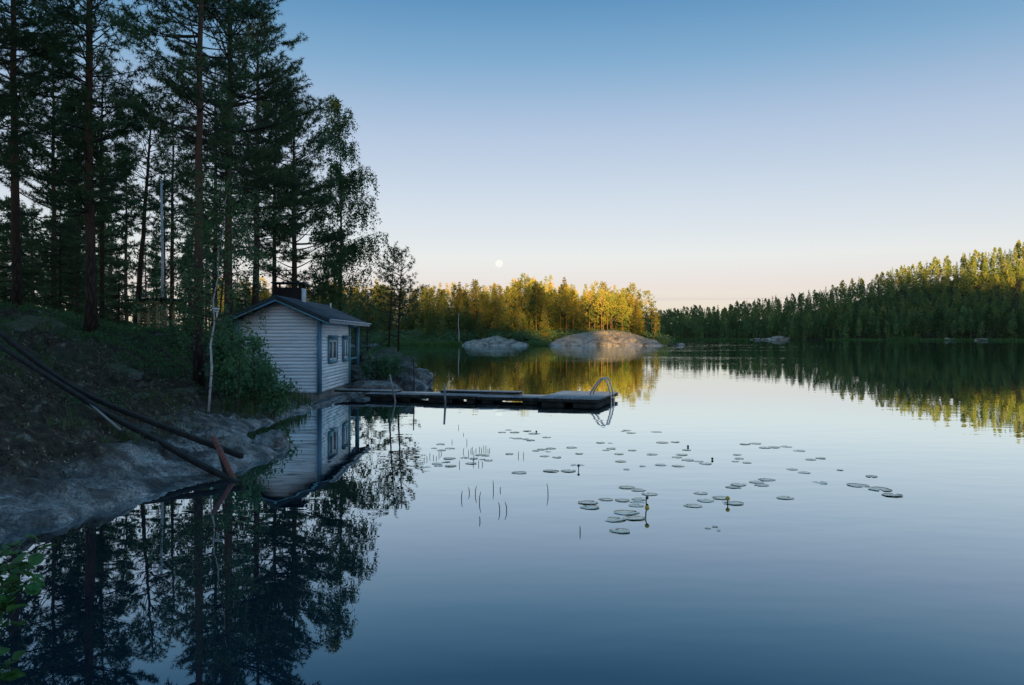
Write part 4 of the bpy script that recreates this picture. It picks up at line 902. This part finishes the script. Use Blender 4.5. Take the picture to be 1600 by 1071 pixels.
# pale rocks
def dome(name, x0, x1, top, Y, dep, seed, label, xs=.5):
    a = P(x0, 541, Y).x; b = P(x1, 541, Y).x; h = P(0, top, Y).z
    n = 90; nd = 46; uu = np.linspace(0, 1, n); vv = np.linspace(0, 1, nd); Ug, Vg = np.meshgrid(uu, vv)
    X = a+(b-a)*Ug; Yg = Y+dep*(Vg-.12)
    prof = np.interp(Ug, [0, .03, .10, .2, .32, .42, xs, .6, .72, .84, .93, 1], [-.15, .12, .40, .62, .84, .93, 1, .95, .78, .50, .30, -.15]); dp = np.interp(Vg, [0, .05, .2, .45, 1], [-.35, .05, .62, 1, .9])
    Z = h*np.minimum(prof, 1)*dp+.42*fbm(X*.30, Yg*.5, seed=seed)*np.clip(prof, 0, 1)+.20*fbm(X*1.1, Yg*1.3, seed=seed+1, octv=5, gain=.6)*np.clip(prof+.15, 0, 1)
    cr_ = 1-np.abs(noise(X*.28+Yg*.2, Yg*.7, seed=seed+5)); Z -= .3*sstep(.88, 1, cr_)*np.clip(prof, 0, 1)
    i = np.arange(nd-1)[:, None]*n; j = np.arange(n-1)[None]; qd = np.stack([i+j, i+j+1, i+n+j+1, i+n+j], -1).reshape(-1, 4)
    q = MB(); q.add(np.stack([X-(a+b)/2, Yg-Y, Z], -1).reshape(-1, 3), qd); o = q.build(name, M['pale_rock'], None, True, loc=((a+b)/2, Y, 0)); return tag(o, label, 'rock')
dome('shore_rock', 714, 832, 528, 181, 13, 41, 'low pale bare rock at the left side of the peninsula shore')
dome('shore_rock', 853, 1046, 517, 179, 16, 42, 'big pale domed granite rock on the peninsula shore', .5)
stone('boulder', PW(1063, 540)+Vector((0, 0, .05)), (.95, .7, .5), 71, M['pale_rock'], 'lone pale boulder in open water right of the peninsula tip', 'boulder', sub=3)
# reeds at the peninsula shore
q = MB(); rng = np.random.RandomState(93)
for (xa, xb, n_) in ((690, 722, 900), (826, 856, 700), (590, 690, 1500), (1028, 1044, 300)):
    px = rng.uniform(xa, xb, n_); x = (px-800)*181/FPX; Yr = pen_shore(x)-rng.uniform(.0, 2.2, n_); A = blades(np.stack([x, Yr, np.full(n_, -.05)], -1), .6, 1.5, .07, rng); q.add(A.reshape(-1, 3), q=np.arange(len(A)*4).reshape(-1, 4))
tag(q.build('reeds', M['reed_far']), 'light green reeds along the peninsula waterline', 'reeds', kind='stuff')

# ------------------------------------------------------------------ far right hill forest
rng = np.random.RandomState(101)
hill_v = []
for i in range(8):
    sp = i % 2
    tr, lb, cw = conifer(seed=400+i, Ht=17., r0=.2, c0=.08 if sp else [.42, .3, .5, .36][i//2], spread=2.6 if sp else 2.8, kind='spruce' if sp else 'pine', whorl=.95, nb=(4, 6), nl=.85, nw=.34, tstep=.6, bstep=.8, tuft=6, shrink=.75 if sp else .3, sides=5, dead=0, limbs=False, top=1.3)
    mb_ = MB(); mb_.V = tr.V+cw.V; 
    me = bpy.data.meshes.new('hill_tree'); V = np.vstack(mb_.V); nt_ = len(np.vstack(tr.V))
    faces = [tuple(f) for Q in tr.Q for f in Q]+[tuple(f) for T in tr.T for f in T]; ntf = len(faces)
    ct = np.arange(len(V)-nt_).reshape(-1, 3)+nt_; faces += [tuple(f) for f in ct]
    me.from_pydata(V.tolist(), [], [tuple(int(a) for a in f) for f in faces]); me.materials.append(M['dark_trunk']); me.materials.append(M['hill_needles'])
    mi = np.zeros(len(faces), np.int32); mi[ntf:] = 1; me.polygons.foreach_set('material_index', mi)
    hill_v.append((me, V, ct, sp))
pl = []
for i in range(9000):
    px = rng.uniform(1000, 1640); d = rng.rand()**1.4*190+2
    Yg = 430; x = 0
    for _ in range(8): x = (px-800)*Yg/FPX; Yg = float(far_shore(x))+d
    pl.append((px, d, x, Yg))
pl.sort(key=lambda a: a[1]); cell = {}; sel = []
for px, d, x, Yg in pl:
    mn = 3.6 if d < 25 else 5.2
    key = (int(x//6), int(Yg//6)); ok = True
    for a in (-1, 0, 1):
        for b in (-1, 0, 1):
            for (x2, y2) in cell.get((key[0]+a, key[1]+b), ()):
                if (x-x2)**2+(Yg-y2)**2 < mn*mn: ok = False
    if ok: cell.setdefault(key, []).append((x, Yg)); sel.append((px, d, x, Yg))
NI = 260; stuffT = []
GX = np.array([s[2] for s in sel]); GY = np.array([s[3] for s in sel]); GZ = far_z(GX, GY)
nind = 0
for (px, d, x, Yg), g in zip(sel, GZ):
    s = rng.uniform(.62, 1.12)*(.75 if d < 9 else 1); rz = rng.uniform(0, 6.28); k = rng.randint(8)
    if d < 6 and rng.rand() < .4: s *= .7
    if nind < NI:
        nind += 1; me, _, _, sp = hill_v[k]
        o = link('spruce_tree' if sp else 'pine_tree', me, None, (x, Yg, g-.3), (0, 0, rz), (s*1.05, s*1.05, s))
        zone = 'along the distant far shore right of the peninsula' if px < 1250 else ('at the foot of the far hill in the middle right' if px < 1430 else 'at the foot of the far hill near the right edge')
        tag(o, ('pointed spruce ' if sp else 'tall pine ')+zone, 'tree', 'far shore trees '+zone)
    else:
        me, V, ct, sp = hill_v[k]; c_, s_ = math.cos(rz), math.sin(rz); T = V[ct[::3]]*s; cc_ = T.mean(1, keepdims=True); T = (T-cc_)*1.5+cc_
        T = np.stack([T[..., 0]*c_-T[..., 1]*s_+x, T[..., 0]*s_+T[..., 1]*c_+Yg, T[..., 2]+g-.3], -1)
        stuffT.append(T)
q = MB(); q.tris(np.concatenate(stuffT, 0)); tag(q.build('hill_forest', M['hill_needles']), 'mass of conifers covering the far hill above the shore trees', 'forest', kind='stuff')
# unseen trees added along the ridge to break up its shadow edge
T2 = []
for i in range(800):
    x = rng.uniform(-190, 460); y = -rng.uniform(440, 560); g = float(ridge_z(np.array([x]), np.array([y]))[0]); me, V, ct, sp = hill_v[rng.randint(8)]; s = rng.uniform(.45, 1.1)
    T = V[ct[::12]]*s; cc_ = T.mean(1, keepdims=True); T = (T-cc_)*2.4+cc_; T2.append(T+np.array((x, y, g)))
q = MB(); q.tris(np.concatenate(T2, 0)); tag(q.build('shade_ridge_trees', M['hill_needles']), 'unseen conifers added on the ridge to fray its shadow', 'forest', kind='stuff')
# shore rocks and reeds of the far right side
for (px, py, Y, r, sd_, lab) in [(1233, 529, 520, (9, 5, 2.2), 81, 'pale flat rock on the far right shore'), (1215, 531, 512, (5, 3, 1.0), 82, 'low ledge left of the pale flat rock on the far shore'),
                                 (1513, 531, 432, (4, 3, 1.5), 83, 'rough grey rock at the foot of the far hill'), (1556, 531, 428, (6, 3, 1.3), 84, 'wide grey rock near the right edge at the foot of the hill')]:
    x = (px-800)*Y/FPX; stone('shore_rock', (x, float(far_shore(x))+1, 0), r, sd_, M['pale_rock'], lab, 'rock', .35, sub=4)
q = MB()
for (xa, xb, n_, hh) in ((1045, 1180, 2200, 1.3), (1385, 1430, 1600, 2.2), (1430, 1600, 2200, 1.3), (1290, 1385, 900, 1.3)):
    px = rng.uniform(xa, xb, n_); Yg = np.full(n_, 480.)
    for _ in range(8): x = (px-800)*Yg/FPX; Yg = far_shore(x)-rng.uniform(-1, 4, n_)
    x = (px-800)*Yg/FPX; A = blades(np.stack([x, Yg, np.full(n_, -.05)], -1), hh*.6, hh*1.4, .22, rng); q.add(A.reshape(-1, 3), q=np.arange(len(A)*4).reshape(-1, 4))
tag(q.build('far_reeds', M['reed_far']), 'light reed belt along the far shore', 'reeds', kind='stuff')

# ------------------------------------------------------------------ water lilies
Z7 = [(642, 71, 60), (685, 55, 50), (728, 71, 72), (817, 62, 65), (868, 80, 85), (750, 113, 70), (800, 119, 60), (840, 126, 65), (953, 106, 70), (1512, 58, 70), (1538, 75, 70), (1325, 144, 65), (1392, 146, 38), (920, 190, 75), (982, 183, 75),
      (875, 199, 55), (962, 205, 40), (1126, 177, 82), (1178, 219, 60), (1400, 184, 70), (1365, 195, 55), (1453, 222, 70), (1545, 196, 65), (693, 221, 62), (938, 237, 70), (1022, 245, 70), (1467, 273, 80), (1507, 329, 50), (1165, 301, 100),
      (760, 352, 118), (982, 339, 115), (1103, 340, 112), (375, 247, 62), (495, 229, 85), (535, 234, 45), (445, 253, 65), (505, 258, 50), (548, 266, 66), (425, 288, 85), (215, 155, 65), (278, 183, 75), (170, 182, 45), (220, 196, 65), (277, 253, 95),
      (250, 276, 70), (190, 290, 80), (200, 303, 65), (287, 305, 85), (112, 315, 80), (705, 109, 30), (1480, 64, 30)]
Z8 = [(790, 104, 40), (772, 71, 36), (830, 102, 30), (757, 141, 35), (785, 174, 38), (840, 177, 42), (835, 150, 35), (850, 142, 38), (870, 159, 42), (905, 163, 30), (925, 170, 42), (866, 127, 30), (728, 178, 22), (1080, 107, 40), (1048, 109, 35), (1110, 120, 40),
      (1140, 119, 36), (1175, 117, 40), (1218, 130, 38), (1024, 142, 28), (1030, 154, 32), (1018, 163, 24), (1055, 167, 30), (1253, 157, 32), (1285, 153, 32), (1195, 188, 36), (1233, 198, 40), (1345, 190, 22), (1443, 210, 38), (1280, 230, 55), (1400, 238, 68),
      (1470, 250, 75), (1507, 268, 66), (1115, 220, 55), (1085, 228, 50), (1100, 237, 46), (1028, 236, 52), (1012, 243, 48), (1174, 277, 55)]
Z6 = [(495, 161, 135), (585, 182, 120), (675, 213, 140), (333, 255, 118), (460, 262, 125), (590, 253, 110), (580, 276, 120), (572, 302, 128), (195, 279, 165), (208, 317, 165), (490, 356, 205), (395, 412, 190), (550, 400, 180), (445, 502, 168), (1015, 304, 150),
      (1112, 264, 140), (1230, 243, 150), (1330, 284, 165), (1075, 206, 120), (1130, 480, 50), (1185, 467, 50), (1215, 496, 34)]
pads = [(640+.225*a, 660+.225*b, .225*c) for a, b, c in Z7]+[(640+.5*a, 640+.5*b, .5*c) for a, b, c in Z8]+[(880+.2*a, 730+.2*b, .2*c) for a, b, c in Z6]
pad_meshes = []
rng = np.random.RandomState(111)
for i in range(7):
    n = 34; th = np.linspace(R(13), R(347), n); rr = 1+.05*np.sin(th*3+i)+.03*np.sin(th*7+i*2)+rng.normal(size=n)*.008; el = 1+.18*rng.rand()
    ring = np.stack([np.cos(th)*rr*el, np.sin(th)*rr, .014*np.sin(th*2+i*1.3)*(i % 3 != 0)+.004*rng.normal(size=n)], -1)
    ctr = np.array((.06, 0, -.012)); rad = np.array([.35, .7]); V = [ctr]
    for f in rad: V += list(ctr+(ring-ctr)*f*np.array((1, 1, .35 if f < .6 else .55)))
    V += list(ring); V += list(ring+np.array((0, 0, -.001))); V = np.array(V); Tt = []; Qq = []
    for j in range(n-1):
        Tt.append((0, 1+j, 2+j))
        for k in range(3): a = 1+k*n+j; Qq.append((a, a+n, a+n+1, a+1))
    q = MB(); q.add(V, Qq, Tt); pad_meshes.append(q.mesh('lily_pad', M['pad'], True))
for i, (px, py, w_) in enumerate(pads):
    p = PW(px, py); r = w_*p.y/FPX/2/1.08; z = .003+.0012*(i % 4)
    if py > 745 and px < 1050: lab = 'lily pad in the loose cluster nearest the camera around the yellow bud'
    elif py > 745 and px < 1180: lab = 'lily pad in the near group left of the open-water gap on the right'
    elif py > 728 and px > 1180: lab = 'lily pad in the trail at the right end of the lily field'
    elif px < 775: lab = 'lily pad among the thin reed stems by the tree reflection'
    elif px < 960: lab = 'lily pad in the far left part of the lily field below the dock'
    elif px < 1140: lab = 'lily pad in the far middle part of the lily field'
    else: lab = 'lily pad in the sparse far right part of the lily field'
    o = link('lily_pad', pad_meshes[i % 7], None, (p.x, p.y, z), (rng.normal()*.02, rng.normal()*.02, rng.uniform(0, 6.28)), (r, r, r*.8)); tag(o, lab, 'lily pad', 'floating lily pads, '+lab[12:50])
for (bx_, by_, tx, ty, open_, lab) in [(1008, 808, 1011, 794, 1, 'yellow water lily bud on a slanting stalk in the near cluster'), (1137, 788, 1137, 779, 1, 'yellow water lily above a pad right of the near cluster'), (1009, 784, 1011, 778, 0, 'dark lily seed head at the edge of the near cluster'),
                                       (904, 735, 904, 728, 0, 'dark lily bud standing at a far pad in mid field'), (1075, 699, 1075, 697.5, 0, 'tiny dark lily bud in the far middle field'), (1113, 719, 1113, 717, 0, 'tiny dark lily bud beside the far pads on the right'), (838, 676, 838, 674.5, 0, 'tiny dark lily bud near the dock end of the field')]:
    b = PW(bx_, by_); t_ = P(tx, ty, b.y); e = empty('water_lily', b); tag(e, lab, 'water lily'); rr = .026 if open_ else .02; d = t_-b
    q = MB(); q.tube([(0, 0, -.15), (d.x*.4, 0, d.z*.5), (d.x, 0, d.z)], .007, 6); q.build('stalk', M['pad_dark'], e, True)
    q = MB(); th = [(-1, .25), (-.6, .8), (0, 1), (.5, .85), (.85, .5), (1, .15)]; q.tube([(d.x, 0, d.z+a*rr) for a, _ in th], [rr*b_ for _, b_ in th], 10); q.build('bud', M['lily_yellow'] if open_ else M['pad_dark'], e, True)
# thin emergent stems
st7 = [(372, 208, 60), (410, 225, 70), (425, 205, 50), (435, 200, 60), (445, 240, 80), (460, 200, 40), (485, 195, 55), (500, 200, 50), (515, 190, 60), (530, 195, 65), (545, 210, 50), (556, 200, 45), (755, 235, 65), (790, 238, 66), (480, 295, 60), (508, 295, 55), (440, 285, 70), (345, 300, 70), (205, 230, 60), (222, 220, 50), (165, 250, 50), (140, 240, 60), (122, 260, 50), (398, 145, 60), (295, 140, 40), (340, 40, 50), (375, 90, 30), (100, 265, 45), (185, 255, 40)]
st8 = [(162, 280, 52), (187, 262, 38), (205, 266, 54), (218, 290, 66), (262, 252, 60), (283, 254, 24), (433, 266, 70), (282, 318, 56), (304, 317, 58), (220, 350, 32), (533, 385, 42)]
for (px, py, l_) in [(640+.225*a, 660+.225*b, .225*c) for a, b, c in st7]+[(640+.5*a, 640+.5*b, .5*c) for a, b, c in st8]:
    b = PW(px, py); h = l_/2*b.y/FPX; dx = rng.normal()*.12*h; q = MB(); q.tube([(0, 0, -.1), (dx*.2, 0, h*.5), (dx, 0, h)], [.0055, .005, .003], 5); o = q.build('reed_stem', M['stem_reed'], None, True, loc=b)
    tag(o, 'thin reed stem among the far left lily pads' if py < 735 else 'thin lone reed stem in open water left of the near pads', 'reed', 'thin reed stems, '+('far' if py < 735 else 'near'))

# ------------------------------------------------------------------ near alder shoot at the lower left
al = empty('alder_shrub', (-3.35, 4.15, 0)); tag(al, 'bright green alder shoots hanging into the lower left corner', 'shrub')
rng = np.random.RandomState(121); leafm = []
for i in range(3):
    n = 17; yy = np.linspace(0, 1, n); hw = .42*np.sin(np.clip(yy, 0, 1)**.8*math.pi)**.65*(1-.10*(np.arange(n) % 2)); hw[0] = .015; hw[-1] = .03
    V = []; wv = [.03, -.02, .05][i]
    for j in range(n):
        zc = -.22*yy[j]**2*(1+.5*i); rip = wv*math.sin(yy[j]*9+i); vn = .018*(j % 2)
        V += [(-hw[j], yy[j]-.03*(j % 2), zc+.34*hw[j]+rip), (-hw[j]*.5, yy[j], zc+.22*hw[j]+vn), (0, yy[j], zc-.02), (hw[j]*.5, yy[j], zc+.22*hw[j]+vn), (hw[j], yy[j]-.03*(j % 2), zc+.34*hw[j]-rip)]
    Qq = [(5*j+k, 5*j+k+1, 5*j+k+6, 5*j+k+5) for j in range(n-1) for k in range(4)]
    q = MB(); q.add(V, Qq); leafm.append(q.mesh('leaf', M['front_leaf'], False))
base = np.array(al.location)
tips = [(60, 866, 3.9), (28, 850, 4.0), (36, 905, 3.8), (52, 935, 3.85), (18, 876, 4.05), (16, 950, 3.75), (26, 985, 3.8), (24, 1045, 3.7), (8, 915, 3.9), (12, 1066, 3.7), (4, 892, 4.0), (-4, 960, 3.8), (-10, 1020, 3.75), (40, 880, 3.95), (2, 940, 3.85), (20, 925, 3.9)]
sm = MB(); nleaf = 0
for (px, py, Y) in tips:
    tp = np.array(P(px, py, Y))-base; b0 = np.array((rng.uniform(-.15, .1), rng.uniform(-.2, .2), -.1)); s = np.linspace(0, 1, 9)[:, None]
    pts = b0+(tp-b0)*s+np.array((-.12, 0, .22))*np.sin(s*math.pi)*np.linalg.norm(tp)*.5; sm.tube(pts, np.linspace(.008, .0022, 9), 5, False)
    for q_ in (.74, .80, .85, .89, .93, .96, .98, 1.0):
        o = np.array([np.interp(q_, s[:, 0], pts[:, k]) for k in range(3)])+rng.normal(size=3)*.025
        sz = rng.uniform(.055, .095); L = link('leaf', leafm[rng.randint(3)], al, o, (rng.uniform(-.3, .9), rng.uniform(-.7, .7), rng.uniform(-2.6, .6)), (sz,)*3); nleaf += 1
sm.build('twigs', M['limb'], al)['kind'] = 'stuff'

# ------------------------------------------------------------------ the moon
mm = bpy.data.materials.new('moonlight'); mm.use_nodes = True; n = mm.node_tree.nodes; n.remove(n['Principled BSDF'])
em = n.new('ShaderNodeEmission'); nz = n.new('ShaderNodeTexNoise'); nz.inputs['Scale'].default_value = .06; rp = n.new('ShaderNodeValToRGB'); rp.color_ramp.elements[0].color = (.86, .86, .80, 1); rp.color_ramp.elements[1].color = (1, 1, .94, 1)
mm.node_tree.links.new(nz.outputs[0], rp.inputs[0]); mm.node_tree.links.new(rp.outputs[0], em.inputs[0]); em.inputs[1].default_value = .228; mm.node_tree.links.new(em.outputs[0], n['Material Output'].inputs[0])
me = bpy.data.meshes.new('moon'); import bmesh
bm = bmesh.new(); bmesh.ops.create_uvsphere(bm, u_segments=48, v_segments=24, radius=6.0*3500/FPX); bm.to_mesh(me); bm.free(); me.materials.append(mm)
for p in me.polygons: p.use_smooth = True
tag(link('moon', me, None, P(780, 412, 3500)), 'pale full moon low in the evening sky', 'moon')
